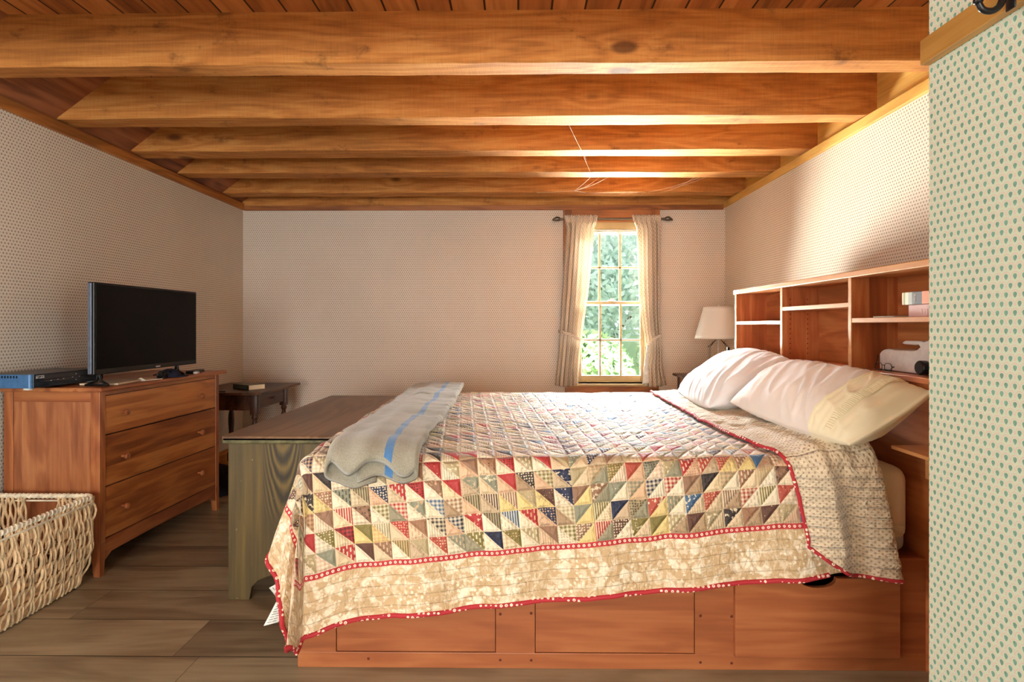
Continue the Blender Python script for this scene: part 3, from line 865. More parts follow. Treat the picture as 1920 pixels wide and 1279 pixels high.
AH = [(1.5, 1.441), (.97, 1.439), (.55, 1.432), (.24, 1.448), (.06, 1.475), (0, 1.503), (-.12, 1.545), (-.28, 1.575), (-.5, 1.585)]
def a_hem(b): return interp(AH, b)
Q0, Q1, PM0 = -.548, BTOP+.34, -.345
quilt = thing('quilt', 'patchwork quilt of small triangles with red-edged tan floral border on the bed', 'quilt', (.3, 2.6, .69))
NP, NQ = 300, 300
rows_, uv = [], []
for i in range(NQ+1):
    q = Q0+(Q1-Q0)*i/NQ
    pf = 1.7
    for _ in range(4):
        b = pf*SE+q*CE; pf = (a_fold(b)+q*SE)/CE
    row, ur = [], []
    for j in range(NP+1):
        p = PM0+(pf-PM0)*j/NP
        a, b = ab(p, q)
        row.append(surf(a, b)); ur.append((p-PM0, q-Q0))
    rows_.append(row); uv.append(ur)
gridmesh('patchwork_top', rows_, M['quilt'], quilt, uv)
hem_near = [rows_[0][j] for j in range(0, int(NP*.915), 3)]
hem_foot = [rows_[i][0] for i in range(0, NQ+1, 3)]
m = MB(); m.tube(hem_near[::-1]+hem_foot[1:], .0075, 8)
part('binding', m, M['binding'], quilt, True, label='red flowered binding along the hem')
# turned-back end, reverse side up
def flap_base(a, b):
    w = max(0, (a-1.5)/.28)
    lift = .055*math.exp(-((b-.16)/.26)**2)*min(1, w)**1.5 if b > -.05 else 0
    if b <= 0: lift = .055*math.exp(-(.16/.26)**2)*min(1, w)**1.5*max(0, 1+b/.05)
    return surf(a, b)+Vector((0, 0, lift))
NB, NW = 240, 60
rows_, uv = [], []
def s_end(w): return -(.392-.004*w-.085*max(0, (w-.45)/.55)**1.6)
hemrow = []; siderow = []
for i in range(NB+1):
    t = i/NB
    row, ur = [], []
    for j in range(NW+8+1):
        if j <= 8:      # the rolled fold
            th = PI*(j/8); w = 0; ao = .011*math.sin(th); off = .004+.011*(1-math.cos(th))
        else:
            w = (j-8)/NW; ao = 0; off = .026-.012*w
        b = 1.46+(s_end(w)-1.46)*t
        a0, a1 = a_fold(b), a_hem(b)
        a = a0+(a1-a0)*w+ao
        pt = flap_base(a, b)
        nn = nrm(min(a, 1.9), b)
        wr = .006*mnoise.noise(Vector((a*16, b*22, 5)))+.004*mnoise.noise(Vector((a*38, b*45, 8)))
        ri = .010*math.exp(-((w-.35-.1*math.sin(b*3))/.10)**2)*max(0, 1-abs(b)/1.0)+.016*math.exp(-((w-.62)/.1)**2)*(1 if b < 0 else max(0, 1-b/.25))
        if b < 0: ri += .02*math.sin(w*9+1.2)*min(1, -b/.25)
        pt = pt+nn*(off+wr+ri*(1 if j > 8 else j/8))
        row.append(pt); ur.append((a, b))
    rows_.append(row); uv.append(ur)
    hemrow.append(row[-1])
siderow = rows_[-1][8:]
fl = gridmesh('turned_back_end', rows_, M['reverse'], quilt, uv, label='turned-back end showing the dotted cream reverse side')
m = MB(); m.tube([Vector(p)+Vector((-.003, 0, .0)) for p in hemrow[::3]]+siderow[::-1][1:], .006, 8)
part('binding', m, M['binding'], fl, True, label='red binding round the turned-back end')
# care labels
def label_strip(pts, w, name):
    rows_, n = [], len(pts)
    for k, (p, wd) in enumerate(pts):
        rows_.append([Vector(p)+Vector(wd)*(s-.5)*w for s in (0, .25, .5, .75, 1)])
    o = gridmesh(name, rows_, M['label'], quilt, thick=.0006, label='white printed care label')
    inkb = MB()
    for k in range(1, n-1):
        p0 = Vector(pts[k][0]); wd = Vector(pts[k][1]).normalized()
        tdir = (Vector(pts[k+1][0])-Vector(pts[k-1][0])).normalized(); nn = wd.cross(tdir).normalized()
        if nn.y > 0: nn = -nn
        for s in (-.22, .12):
            aa = p0+wd*w*(s-.12)+nn*.0012; bb = p0+wd*w*(s+.16)+nn*.0012
            inkb.tube([aa, bb], .0009, 4)
    part('print_lines', inkb, M['ink'], o)
    return o
def wp(px, py, Y):
    k = 1066.7/Y; return Vector(((px-971.8)/k, Y, 1.1-(py-611)/k))
pts = []
for k in range(13):
    t = k/12; px = 538+(506-538)*t-4*math.sin(PI*t)*0; py = 1112+(1173-1112)*t
    pts.append((wp(px, py, 1.79+.03*math.sin(t*2.2)), (1.0, .12*math.sin(t*2), .22)))
label_strip(pts, .046, 'care_label')
pts = [(wp(530+(508-530)*t, 1100+(1112-1100)*t, 1.86+.01*t), (.52, .1, -.75)) for t in (0, .25, .5, .75, 1)]
label_strip(pts, .036, 'care_label')

# ------------------------------------------------------------------ folded wool blanket
bk = thing('blanket', 'folded grey wool blanket with a blue stripe across the foot of the bed', 'blanket', (-.45, 2.6, .72))
# cross-section centreline (x across, height) of a letter-folded cloth
cs = []
WL, WR = -.600, -.305
def addp(x, h): cs.append((x, h))
for k in range(10): addp(-.50+(WR-.018+.50)*k/9, .025+.003*math.sin(k*.8))
for k in range(1, 8):
    th = -PI/2+PI*k/8; addp(WR-.018+.0110*math.cos(th), .036+.0110*math.sin(th))
for k in range(20): addp(WR-.018+(WL+.02-WR+.018)*k/19, .047+.009*math.exp(-((k-11)/3.2)**2)-.002*math.sin(k*.9))
for k in range(1, 9):
    th = PI/2+PI*k/9; addp(WL+.02+.0205*math.cos(th), .0265+.0205*math.sin(th))
for k in range(9): addp(WL+.02+(.135)*k/8, .006+.004*math.exp(-((k-6)/1.8)**2))
TH = .0043
ring = []
n = len(cs)
nor = []
for k in range(n):
    a, b = cs[max(0, k-1)], cs[min(n-1, k+1)]
    d = Vector((b[0]-a[0], b[1]-a[1])).normalized(); nor.append(Vector((-d.y, d.x)))
outl = [(cs[k][0]+nor[k].x*TH, cs[k][1]+nor[k].y*TH) for k in range(n)]+[(cs[k][0]-nor[k].x*TH, cs[k][1]-nor[k].y*TH) for k in reversed(range(n))]
rows_, uv = [], []
NBK = 120
for i in range(NBK+1):
    t = i/NBK
    row, ur = [], []
    for (x, h) in outl:
        b = 1.50+(-.062-(.053-h)*1.1+.012*math.sin(x*40)-1.50)*t
        xs = x+.012*math.sin(b*3.0)+.02*max(0, b-1.0)*(1 if x < -.5 else .0)
        a = xs-P0.x
        wv = (.005*math.sin(b*15+x*3)+.0022*math.sin(b*37+x*9))*(.3+.7*max(0, min(1, (x-WL)/(WR-WL))))
        p = surf(max(a, .002), b); nn = nrm(max(a, .02), b)
        row.append(p+nn*(h+.008+wv)); ur.append((WR-x, b))
    rows_.append(row); uv.append(ur)
o = gridmesh('folded_cloth', rows_, M['wool'], bk, uv, closed_u=True)
bmx = bmesh.new(); bmx.from_mesh(o.data); bmx.verts.ensure_lookup_table(); nc = len(outl)
for base, flip in ((0, 1), (NBK*nc, -1)):
    for k in range(n-1):
        f = [bmx.verts[base+k], bmx.verts[base+k+1], bmx.verts[base+nc-2-k], bmx.verts[base+nc-1-k]]
        try: bmx.faces.new(f[::flip])
        except ValueError: pass
bmesh.ops.recalc_face_normals(bmx, faces=bmx.faces[:])
bmx.to_mesh(o.data); bmx.free()
for p_ in o.data.polygons: p_.use_smooth = True

# ------------------------------------------------------------------ pillows
def pillow(name, label, cen, L, W, T, tilt, yaw, mat_, seed, hem=None, roll=0.0):
    t = thing(name, label, 'pillow', cen)
    rot = Matrix.Translation(cen) @ Matrix.Rotation(yaw, 4, 'Z') @ Matrix.Rotation(-tilt, 4, 'Y') @ Matrix.Rotation(roll, 4, 'X')
    N1, N2 = 110, 76
    def pt(u, v, side, off=0.0):
        e = (max(0, 1-abs(u)**2.6)**.55)*(max(0, 1-abs(v)**2.4)**.6)
        pin = 1-.05*(abs(v)**2)*(1-abs(u)**6) if abs(u) > .2 else 1-.05*abs(v)**2*.9
        x = v*W/2*(1-.07*(u*u)*(1-.0))*1.0
        y = u*L/2*(1-.05*v*v)
        z = side*T/2*e
        w1 = mnoise.noise(Vector((x*7+seed, y*3, 1)))*.02
        dr = mnoise.noise(Vector((x*3+y*6+seed*3, y*15-x*9, 3)))
        fold = (1-abs(dr))**5*.016
        wr = mnoise.noise(Vector((x*26+seed, y*34, side)))*.0035
        z += side*(w1*.6+wr*.35+fold*.6)*min(1, e*2.2)+side*off
        return rot @ Vector((x, y, z))
    rows_ = []
    for i in range(N1+1):
        u = -1+2*i/N1
        rows_.append([pt(u, math.cos(PI*j/N2), 1) for j in range(N2+1)]+[pt(u, math.cos(PI*j/N2), -1) for j in range(N2-1, 0, -1)])
    o = gridmesh('pillowcase', rows_, mat_, t, closed_u=True)
    bm = bmesh.new(); bm.from_mesh(o.data); bmesh.ops.remove_doubles(bm, verts=bm.verts[:], dist=.0004); bm.to_mesh(o.data); bm.free()
    if hem:
        rows_ = []
        for i in range(31):
            u = -1.03+(hem+1.03)*i/30
            e = .0035+.0012*math.sin(i*1.3)
            uu = max(-.999, u)
            rows_.append([pt(uu, math.cos(PI*j/N2), 1, e)+rot.to_3x3() @ Vector((0, (u-uu)*L/2, 0)) for j in range(N2+1)]+
                         [pt(uu, math.cos(PI*j/N2), -1, e)+rot.to_3x3() @ Vector((0, (u-uu)*L/2, 0)) for j in range(N2-1, 0, -1)])
        rows_.insert(0, [q for q in [pt(-.999, math.cos(PI*j/N2), 1, 0)+rot.to_3x3() @ Vector((0, -.031*L/2, 0)) for j in range(N2+1)]+[pt(-.999, math.cos(PI*j/N2), 1, 0)+rot.to_3x3() @ Vector((0, -.031*L/2, 0)) for j in range(N2-1, 0, -1)]])
        h = gridmesh('hem', rows_, M['pillow_hem'], t, closed_u=True, label='cream pintucked open end of the pillowcase')
        st = MB()
        for uu in (hem-.02, -.72, -.80):
            ln = [pt(uu, v/20, 1, .0055) for v in range(-19, 20)]
            st.tube(ln, .0012, 5)
        for k in range(44):
            v = -.9+1.8*k/43
            st.tube([pt(-.725, v, 1, .0048), pt(-.76, v+.004, 1, .0055), pt(-.795, v, 1, .0048)], .0026, 5)
        part('pintucks', st, M['pillow_hem'], h, True)
    return t
pillow('pillow', 'plump white pillow at the far side of the bed by the lamp', (1.062, 2.875, .837), .72, .455, .20, math.radians(29), math.radians(-4), M['pillow_white'], 3)
pillow('pillow', 'pale pillow with a cream pintucked hem on the near side of the bed', (1.083, 2.09, .838), .70, .345, .18, math.radians(29), math.radians(8), M['pillow_pink'], 8, hem=-.52, roll=math.radians(4))

# ------------------------------------------------------------------ blanket chest
chest = thing('blanket_chest', 'olive grain-painted blanket chest with a worn brown lid at the bed foot', 'chest', (-1.164, 2.27, 0))
cw, cl, ct = .414, 1.30, .628
pl = [(0, 0), (.085, 0)]
for k in range(9):
    a = PI*(1-k/8); pl.append((cw/2+(cw/2-.085)*math.cos(a), .10*math.sin(a)**.7 if 0 < k < 8 else 0))
pl += [(cw-.085, 0)] if False else []
pl += [(cw, 0), (cw, ct), (0, ct)]
def clean(poly):
    out = []
    for p in poly:
        if not out or (abs(p[0]-out[-1][0])+abs(p[1]-out[-1][1]) > 1e-4): out.append(p)
    return out
for y in (0, cl-.022):
    part('end_board', MB().prism(clean(pl), 'Y', y, y+.022, .002), M['chest_end'], chest, local=True)
part('front_board', MB().box(cw-.004, cw-.024, .022, cl-.022, .10, ct, .002), M['chest_side'], chest, local=True)
part('back_board', MB().box(0.002, .022, .022, cl-.022, .10, ct, .002), M['chest_side'], chest, local=True)
part('bottom_board', MB().box(.022, cw-.024, .022, cl-.022, .10, .12), M['chest_side'], chest, local=True)
lid = part('lid', MB().box(-.018, cw+.012, -.016, cl+.012, ct+.012, ct+.033, .004), M['chest_lid'], chest, local=True)
m = MB(); m.box(-.018, cw+.012, -.016, .004, ct+.001, ct+.0285, .006); m.box(cw-.006, cw+.0125, .004, cl+.012, ct+.001, ct+.0285, .005)
part('edge_molding', m, M['chest_edge'], lid, local=True, label='worn greenish lid edge')

# ------------------------------------------------------------------ dresser
DR = thing('dresser', 'cherry three-drawer dresser under the television', 'dresser', (-1.829, 2.466, 0), -math.radians(2.2))
# local: x<0 goes back to the wall, y along the front
DD, DWd, DH = .44, .925, .83
part('top', MB().prism([(-DD-.005, -.018), (.022, -.018), (.022, DWd+.045), (-DD-.005, DWd+.045)], 'Z', DH-.019, DH, .006, 3), M['cherry_Y'], DR, local=True)
def legpost(x0, x1, y0, y1, tx, ty):
    m = MB(); m.box(x0, x1, y0, y1, .14, DH-.019, .002)
    bm = m.bm
    A = [(x0, y0), (x1, y0), (x1, y1), (x0, y1)]
    s = .68
    ax = x1 if tx > 0 else x0; ay = y0 if ty < 0 else y1
    Bt = [(ax+(x-ax)*s, ay+(y-ay)*s) for x, y in A]
    va = [bm.verts.new((x, y, .14)) for x, y in A]; vb = [bm.verts.new((x, y, 0)) for x, y in Bt]
    for i in range(4): bm.faces.new((va[i], va[(i+1) % 4], vb[(i+1) % 4], vb[i]))
    bm.faces.new(vb); bmesh.ops.recalc_face_normals(bm, faces=bm.faces[:])
    return m
for x0, x1, tx in ((-.042, 0, 1), (-DD, -DD+.042, -1)):
    for y0, y1, ty in ((0, .034, -1), (DWd-.034, DWd, 1)):
        part('leg', legpost(x0, x1, y0, y1, tx, ty), M['cherry_Z'], DR, local=True)
for y in (.006, DWd-.02):
    m = MB(); m.box(-DD+.042, -.042, y, y+.014, .15, .765); part('side_panel', m, M['cherry_panel'], DR, local=True)
    m = MB(); m.box(-DD+.042, -.042, y-.002, y+.016, .765, DH-.019, .001); part('side_rail', m, M['cherry_X'], DR, local=True)
    m = MB(); m.box(-DD+.042, -.042, y-.002, y+.016, .10, .15, .001); part('side_rail', m, M['cherry_X'], DR, local=True)
part('back_panel', MB().box(-DD+.002, -DD+.012, .034, DWd-.034, .12, DH-.02), M['cherry_panel'], DR, local=True)
m = MB(); m.box(-.026, -.003, .034, DWd-.034, .792, DH-.019); part('top_rail', m, M['cherry_Y'], DR, local=True)
pl = [(.034, .155), (DWd-.034, .155), (DWd-.034, .062)]
for k in range(13):
    t = k/12; pl.append((DWd-.075-(DWd-.15)*t, .088+.006*math.sin(PI*t)))
pl.append((.034, .062))
part('bottom_rail', MB().prism(pl, 'X', -.026, -.003, .0015), M['cherry_Y'], DR, local=True)
for z0, z1, lab in ((.618, .789, 'top drawer'), (.389, .612, 'middle drawer'), (.16, .383, 'bottom drawer')):
    d = part('drawer', MB().box(-.024, -.002, .0355, DWd-.0355, z0, z1, .0015), M['cherry_drawer'], DR, local=True, label=lab)
    for yk in (.135, DWd-.205):
        zc = (z0+z1)/2
        prof = [(.0, -.004), (.006, -.003), (.0055, .010), (.007, .013), (.0125, .018), (.0145, .024), (.0125, .030), (.006, .033), (.0, .0335)]
        part('knob', MB().lathe(prof, yk, zc, 16, 'X', closed_ends=False), M['cherry_Z'], d, True, local=True)
m = MB(); m.box(-DD+.012, -.03, .034, DWd-.034, .15, .16); part('inner_floor', m, M['cherry_Y'], DR, local=True)

# ---- television on the dresser
TVA = -math.radians(1.4)
tv = thing('television', 'black flat-screen television standing on the cherry dresser', 'television', (-1.868, 2.485, DH), TVA)
TW, TB, TT = .765, .052, .464
part('bezel', MB().box(-.030, 0, 0, TW, TB, TT, .004), M['bezel'], tv, local=True)
part('screen', MB().box(-.002, .0012, .010, TW-.010, TB+.024, TT-.010, .0005), M['screen'], tv, local=True)
part('rear_housing', MB().box(-.062, -.03, .06, TW-.06, TB+.02, TT-.14, .012), M['bezel'], tv, local=True)
part('side_trim', MB().box(-.028, -.012, -.0018, .003, TB+.005, TT-.005, .001), M['silver_trim'], tv, local=True, label='blue-grey edge trim')
part('logo', MB().box(.0008, .0020, .41, .445, TB+.006, TB+.013, .0005), M['logo'], tv, local=True)
for y in (.04, TW-.165):
    m = MB()
    m.tube([(-.06, y, .008), (-.02, y, TB*.45), (-.012, y, TB+.012)], .006, 8)
    m.tube([(.028, y, .008), (.0, y, TB*.45), (-.012, y, TB+.012)], .006, 8)
    m.box(-.07, .034, y-.010, y+.010, .001, .010, .003)
    part('foot', m, M['bezel'], tv, True, local=True)

# ---- set-top box
bx = thing('video_recorder', 'dark video recorder box overhanging the dresser beside the television', 'recorder', (-2.02, 2.335, DH), math.radians(-1))
part('case', MB().box(-.235, -.006, 0.012, .40, .012, .066, .004), M['box_top'], bx, local=True)
m = MB(); m.box(-.235, -.012, 0, .012, .010, .067, .002)
pe = part('end_cap', m, M['box_end'], bx, local=True, label='vented end with a painted blue sky reflection')
m = MB(); m.lathe([(.013, .010), (.013, .067)], -.014, .013, 20); part('corner_post', m, M['box_end'], bx, True, local=True)
m = MB()
for k in range(12): m.box(-.20+k*.0125, -.194+k*.0125, -.0008, .003, .052, .062)
part('vent_slots', m, M['bezel'], pe, local=True)
fp = part('front_panel', MB().prism([(.012, .010), (.40, .010), (.40, .067), (.012, .067)], 'X', -.008, .001, .001), M['box_front'], bx, local=True)
m = MB(); m.box(.001, .0025, .03, .39, .040, .0415); m.box(.001, .0025, .03, .39, .030, .0312)
part('panel_groove', m, M['bezel'], fp, local=True)
m = MB()
m.box(.001, .0018, .024, .064, .058, .0605)
for k, (w, h) in enumerate(((.008, .008), (.004, .008), (.008, .005), (.006, .008), (.008, .008))): m.box(.001, .0018, .024+k*.0085, .024+k*.0085+w*.8, .048, .048+h)
part('white_mark', m, M['logo'], fp, local=True)
for y, z in ((.10, .034), (.135, .036), (.165, .036), (.235, .052), (.235, .026), (.215, .039), (.255, .039)):
    part('button', MB().box(.0008, .0022, y-.003, y+.003, z-.0015, z+.0015, .0006), M['logo'], fp, local=True)
for x, y in ((-.035, .028), (-.2, .028), (-.035, .37), (-.2, .37)):
    m = MB(); m.lathe([(.016, .001), (.018, .005), (.016, .012)], x, y, 16); part('rubber_foot', m, M['rubber'], bx, True, local=True)

# ---- bits on the dresser (dresser-local placement helper)
DM = WM[DR.name]
def dloc(x, y, z=DH): return DM @ Vector((x, y, z))
def on(x, y): v = dloc(x, y); return (v.x, v.y, v.z)
mg = thing('magazine', 'worn magazine lying under the television on the dresser', 'magazine', on(-.09, .19), math.radians(6))
part('pages', MB().box(-.09, .075, -.09, .10, .0005, .007, .001), M['pages'], mg, local=True)
part('cover', MB().box(-.092, .077, -.092, .102, .007, .0085, .0003), M['grey_print'], mg, local=True)
ev = thing('envelope', 'pale envelope with a folded flap lying before the magazine', 'envelope', on(-.012, .345), math.radians(-12))
part('sheet', MB().box(-.04, .02, -.05, .05, .0005, .004, .0005), M['paper'], ev, local=True)
part('flap', MB().prism([(-.04, .004), (.02, .004), (-.01, .016)], 'Y', -.05, -.046), M['paper'], ev, local=True)
def blob(name, label, cat, loc, r, sc, matn, seed, sub=3):
    m = MB(); m.ball((0, 0, 0), r, sub)
    for v in m.bm.verts:
        n = 1+.18*mnoise.noise(Vector(v.co)*(1.6/r)+Vector((seed, 0, 0)))
        v.co = Vector((v.co.x*sc[0]*n, v.co.y*sc[1]*n, max(v.co.z*sc[2]*n, -r*.35)+r*.35))
    o = part(name, m, M[matn], None, True); o.location = loc; WM[o.name] = Matrix.Translation(loc)
    return tag(o, label, cat)
sg = thing('sunglasses', 'folded black sunglasses lying on the dresser edge', 'sunglasses', on(-.006, .435))
for s in (-1, 1):
    m = MB(); pts = []
    for k in range(15):
        a = 2*PI*k/14*.999
        pts.append((.004*math.sin(a), s*.030+.024*math.cos(a), .021+.019*math.sin(a)))
    m.tube(pts, .0028, 8, closed=False); m.ball((0, s*.030, .021), .021, 2, (.12, 1.05, .85))
    part('lens', m, M['bezel'], sg, True, local=True)
m = MB(); m.tube([(0, -.008, .028), (-.002, 0, .031), (0, .008, .028)], .0025, 6); part('bridge', m, M['bezel'], sg, True, local=True)
m = MB(); m.tube([(0, -.055, .028), (-.02, -.02, .026), (-.03, .045, .022)], .003, 6); m.tube([(0, .055, .028), (-.018, .03, .026), (-.025, -.045, .02)], .003, 6)
part('temples', m, M['bezel'], sg, True, local=True)
cp = thing('cap', 'navy baseball cap on the dresser behind the sunglasses', 'cap', on(-.035, .522))
m = MB(); m.ball((0, 0, 0), .052, 3)
for v in m.bm.verts: v.co = Vector((v.co.x*1.0, v.co.y*1.25, max(0, v.co.z)*.8+.002))
part('crown', m, M['navy'], cp, True, local=True)
m = MB(); pl = [(.03, -.05), (.085, -.03), (.095, 0), (.085, .03), (.03, .05)]; m.prism(pl, 'Z', .002, .007, .001); 
for v in m.bm.verts: pass
part('brim', m, M['navy'], cp, local=True)
rm = thing('remote_control', 'slim dark remote control at the far end of the dresser', 'remote', on(-.05, .77), math.radians(8))
part('body', MB().box(-.022, .022, -.075, .075, .0005, .017, .004), M['bezel'], rm, local=True)
m = MB()
for a in range(3):
    for b in range(6): m.box(-.014+a*.011, -.008+a*.011, -.055+b*.018, -.047+b*.018, .0165, .0185, .0005)
part('buttons', m, M['box_top'], rm, local=True)
eb = thing('earbud_case', 'tiny white earbud case on the dresser front edge', 'case', on(-.0, .70))
part('shell', MB().box(-.012, .012, -.014, .014, .0005, .014, .005, 3), M['white_plastic'], eb, True, local=True)
part('hinge', MB().box(-.013, -.011, -.006, .006, .006, .010), M['chrome'], eb, local=True)

# ------------------------------------------------------------------ corner table
tb = thing('side_table', 'small dark side table with turned legs in the back left corner', 'table', (-2.0, 4.1, 0))
TX0, TX1, TY0, TY1, TZ = -2.272, -1.722, 3.785, 4.48, .652
part('tabletop', MB().box(TX0, TX1, TY0, TY1, TZ-.02, TZ, .004), M['dark_wood'], tb)
AX0, AX1, AY0, AY1 = TX0+.04, TX1-.06, TY0+.07, TY1-.10
m = MB(); m.box(AX0, AX1, AY0+.008, AY0+.026, TZ-.13, TZ-.02); part('apron', m, M['dark_wood'], tb)
m = MB(); m.box(AX0, AX1, AY1-.026, AY1-.008, TZ-.13, TZ-.02); part('apron', m, M['dark_wood'], tb)
m = MB(); m.box(AX0+.008, AX0+.026, AY0, AY1, TZ-.13, TZ-.02); part('apron', m, M['dark_wood'], tb)
dr = part('drawer', MB().box(AX1-.026, AX1-.006, AY0+.05, AY1-.05, TZ-.125, TZ-.025, .002), M['dark_wood'], tb)
part('knob', MB().lathe([(.004, AX1-.007), (.005, AX1), (.011, AX1+.006), (.008, AX1+.014), (0, AX1+.015)], (AY0+AY1)/2, TZ-.075, 12, 'X', closed_ends=False), M['dark_wood'], dr, True)
for x in (AX0+.022, AX1-.022):
    for y in (AY0+.022, AY1-.022):
        m = MB(); m.box(x-.024, x+.024, y-.024, y+.024, TZ-.16, TZ-.02, .002)
        m.lathe([(.016, TZ-.16), (.022, TZ-.18), (.013, TZ-.20), (.02, TZ-.23), (.022, TZ-.28), (.017, TZ-.36), (.013, .16), (.02, .145), (.013, .13)], x, y, 16)
        m.box(x-.022, x+.022, y-.022, y+.022, .06, .13, .003)
        m.lathe([(.012, .06), (.019, .045), (.019, .02), (.012, 0)], x, y, 16)
        part('leg', m, M['dark_wood_z'], tb, True)
for y in (AY0+.022, AY1-.022):
    part('stretcher', MB().box(AX0+.04, AX1-.04, y-.011, y+.011, .08, .11, .002), M['dark_wood'], tb)
def book(name, label, loc, rz, L, W, T, cover, spine, group=None):
    b = thing(name, label, 'book', loc, rz, group)
    part('page_block', MB().box(-W/2+.004, W/2-.004, -L/2+.003, L/2-.003, .002, T-.002), M['pages'], b, local=True)
    m = MB(); m.box(-W/2, W/2, -L/2, L/2, .0003, .0025, .0008); m.box(-W/2, W/2, -L/2, L/2, T-.0025, T, .0008)
    cv = part('cover', m, cover, b, local=True)
    m = MB(); m.box(-W/2-.002, -W/2+.004, -L/2, L/2, .0003, T, .002)
    sp = part('spine', m, spine, b, local=True)
    return b, cv, sp
bb, cv, sp = book('book', 'dark green book lying on the dark corner table', (-1.91, 4.02, TZ), math.radians(58), .185, .13, .036, M['olive_cover'], M['green_cover'])
m = MB()
for k in range(2): m.box(-.0676, -.0665, -.07, .05-k*.03, .012+k*.010, .015+k*.010)
part('title_lines', m, flat('dull_gilt_lettering', c(104, 104, 92), .5, .4), sp, local=True)
pn = thing('pen', 'short dark pen lying at the dresser end of the corner table', 'pen', (-2.03, 3.83, TZ+.004), math.radians(80))
m = MB(); m.tube([(0, -.05, 0), (0, .05, 0)], .0038, 8); part('barrel', m, M['bezel'], pn, True, local=True)
m = MB(); m.tube([(0, .05, 0), (0, .065, 0)], lambda t: .0038*(1-.8*t), 8); part('tip', m, M['chrome'], pn, True, local=True)
# dark bag on the floor under the table
bg = thing('bag', 'slumped dark cloth bag on the floor between dresser and chest', 'bag', (-1.97, 3.68, 0))
m = MB(); m.ball((0, 0, 0), .1, 3)
for v in m.bm.verts:
    n = 1+.22*mnoise.noise(v.co*14)
    v.co = Vector((v.co.x*1.5*n, v.co.y*.85*n, max(-.09, v.co.z*1.15*n)+.092))
part('sack', m, M['dark_cloth'], bg, True, local=True)
part('paper_tag', MB().box(-.02, .03, -.1, -.098, .11, .15, 0, rot=Matrix.Rotation(.7, 4, 'Y')), M['paper'], bg, local=True)

# ------------------------------------------------------------------ wicker basket
BKX0, BKX1, BKY0, BKY1, BKH = -2.262, -1.822, 1.72, 2.415, .37
bs = thing('wicker_basket', 'large pale wicker laundry basket standing before the dresser', 'basket', ((BKX0+BKX1)/2, (BKY0+BKY1)/2, 0))
RC = .05
def rect(sw, v):
    """point on the rounded-rectangle wall; sw = (side 0..3, distance along), v = height fraction"""
    ins = .03*(1-v)**1.5-.012*math.sin(PI*v)
    x0, x1, y0, y1 = BKX0+ins, BKX1-ins, BKY0+ins, BKY1-ins
    side, d = sw
    if side == 0: return Vector((x1, y0+d*(y1-y0), 0)), Vector((1, 0, 0)), Vector((0, 1, 0))
    if side == 1: return Vector((x1-d*(x1-x0), y1, 0)), Vector((0, 1, 0)), Vector((-1, 0, 0))
    if side == 2: return Vector((x0, y1-d*(y1-y0), 0)), Vector((-1, 0, 0)), Vector((0, -1, 0))
    return Vector((x0+d*(x1-x0), y0, 0)), Vector((0, -1, 0)), Vector((1, 0, 0))
def handle(side, d, z):
    return side in (1, 3) and .36 < d < .64 and z > .255
NLEV = 6
levels = [.012+(BKH-.03)*k/NLEV for k in range(NLEV+1)]
for side in range(4):
    ln = (BKY1-BKY0) if side in (0, 2) else (BKX1-BKX0)
    cnt = int(ln/.0125)
    m = MB(); rr = random.Random(side+3)
    for i in range(cnt+1):
        d = (i+.5)/(cnt+1)
        if side in (1, 3) and .36 < d < .64: top = .255
        else: top = BKH
        for lay in (0,):
            pts = []; ns = 18
            ph = rr.uniform(-.4, .4)
            for k in range(ns+1):
                z = .006+(top-.006)*k/ns; v = z/BKH
                p, no, ta = rect((side, d), v)
                off = .0062*math.sin(PI*z/((BKH-.03)/NLEV)+(i % 2)*PI)
                du = .0055*math.sin(PI*z/((BKH-.03)/NLEV)*.5+(i % 4)*PI/2+ph)+.004*math.sin(z*31+i)
                pts.append(p+no*off+ta*du+Vector((0, 0, z)))
            m.tube(pts, rr.uniform(.0038, .0052), 6, cap=False)
    part('woven_side', m, M['wicker'], bs, True)
m = MB()
def ringpts(z, off=0.0, n=26):
    pts = []
    v = z/BKH; ins = .03*(1-v)**1.5-.012*math.sin(PI*v)-off
    x0, x1, y0, y1 = BKX0+ins, BKX1-ins, BKY0+ins, BKY1-ins; r = RC*.6
    for cx, cy, a0 in ((x1-r, y0+r, -PI/2), (x1-r, y1-r, 0), (x0+r, y1-r, PI/2), (x0+r, y0+r, PI)):
        for k in range(7):
            a = a0+PI/2*k/6; pts.append(Vector((cx+r*math.cos(a), cy+r*math.sin(a), z)))
    out = []
    for i in range(len(pts)):
        a, b = pts[i], pts[(i+1) % len(pts)]
        nseg = max(1, int((b-a).length/.02))
        for k in range(nseg): out.append(a.lerp(b, k/nseg))
    return out
for z in levels[1:-1]:
    if z < .25: m.tube(ringpts(z), .003, 6, closed=True)
part('hoops', m, M['wicker_dark'], bs, True)
m = MB(); rp = ringpts(BKH, .002)
m.tube(rp, .0085, 8, closed=True)
n = len(rp); turns = 130; wpz = []
for k in range(turns*8):
    t = k/(turns*8)*n; i = int(t); f = t-i
    p = rp[i % n].lerp(rp[(i+1) % n], f); tg = (rp[(i+1) % n]-rp[i % n]).normalized()
    sd = tg.cross(Vector((0, 0, 1))); a = 2*PI*k/8
    wpz.append(p+sd*(.0085*math.cos(a))+Vector((0, 0, .0085*math.sin(a))))
m.tube(wpz, .0042, 5, closed=True)
m.tube(ringpts(BKH-.022, .008), .004, 6, closed=True)
part('wrapped_rim', m, M['wicker_rim'], bs, True, label='paler wrapped rim')
m = MB(); m.box(BKX0+.03, BKX1-.03, BKY0+.03, BKY1-.03, .004, .012)
part('base', m, M['wicker'], bs)

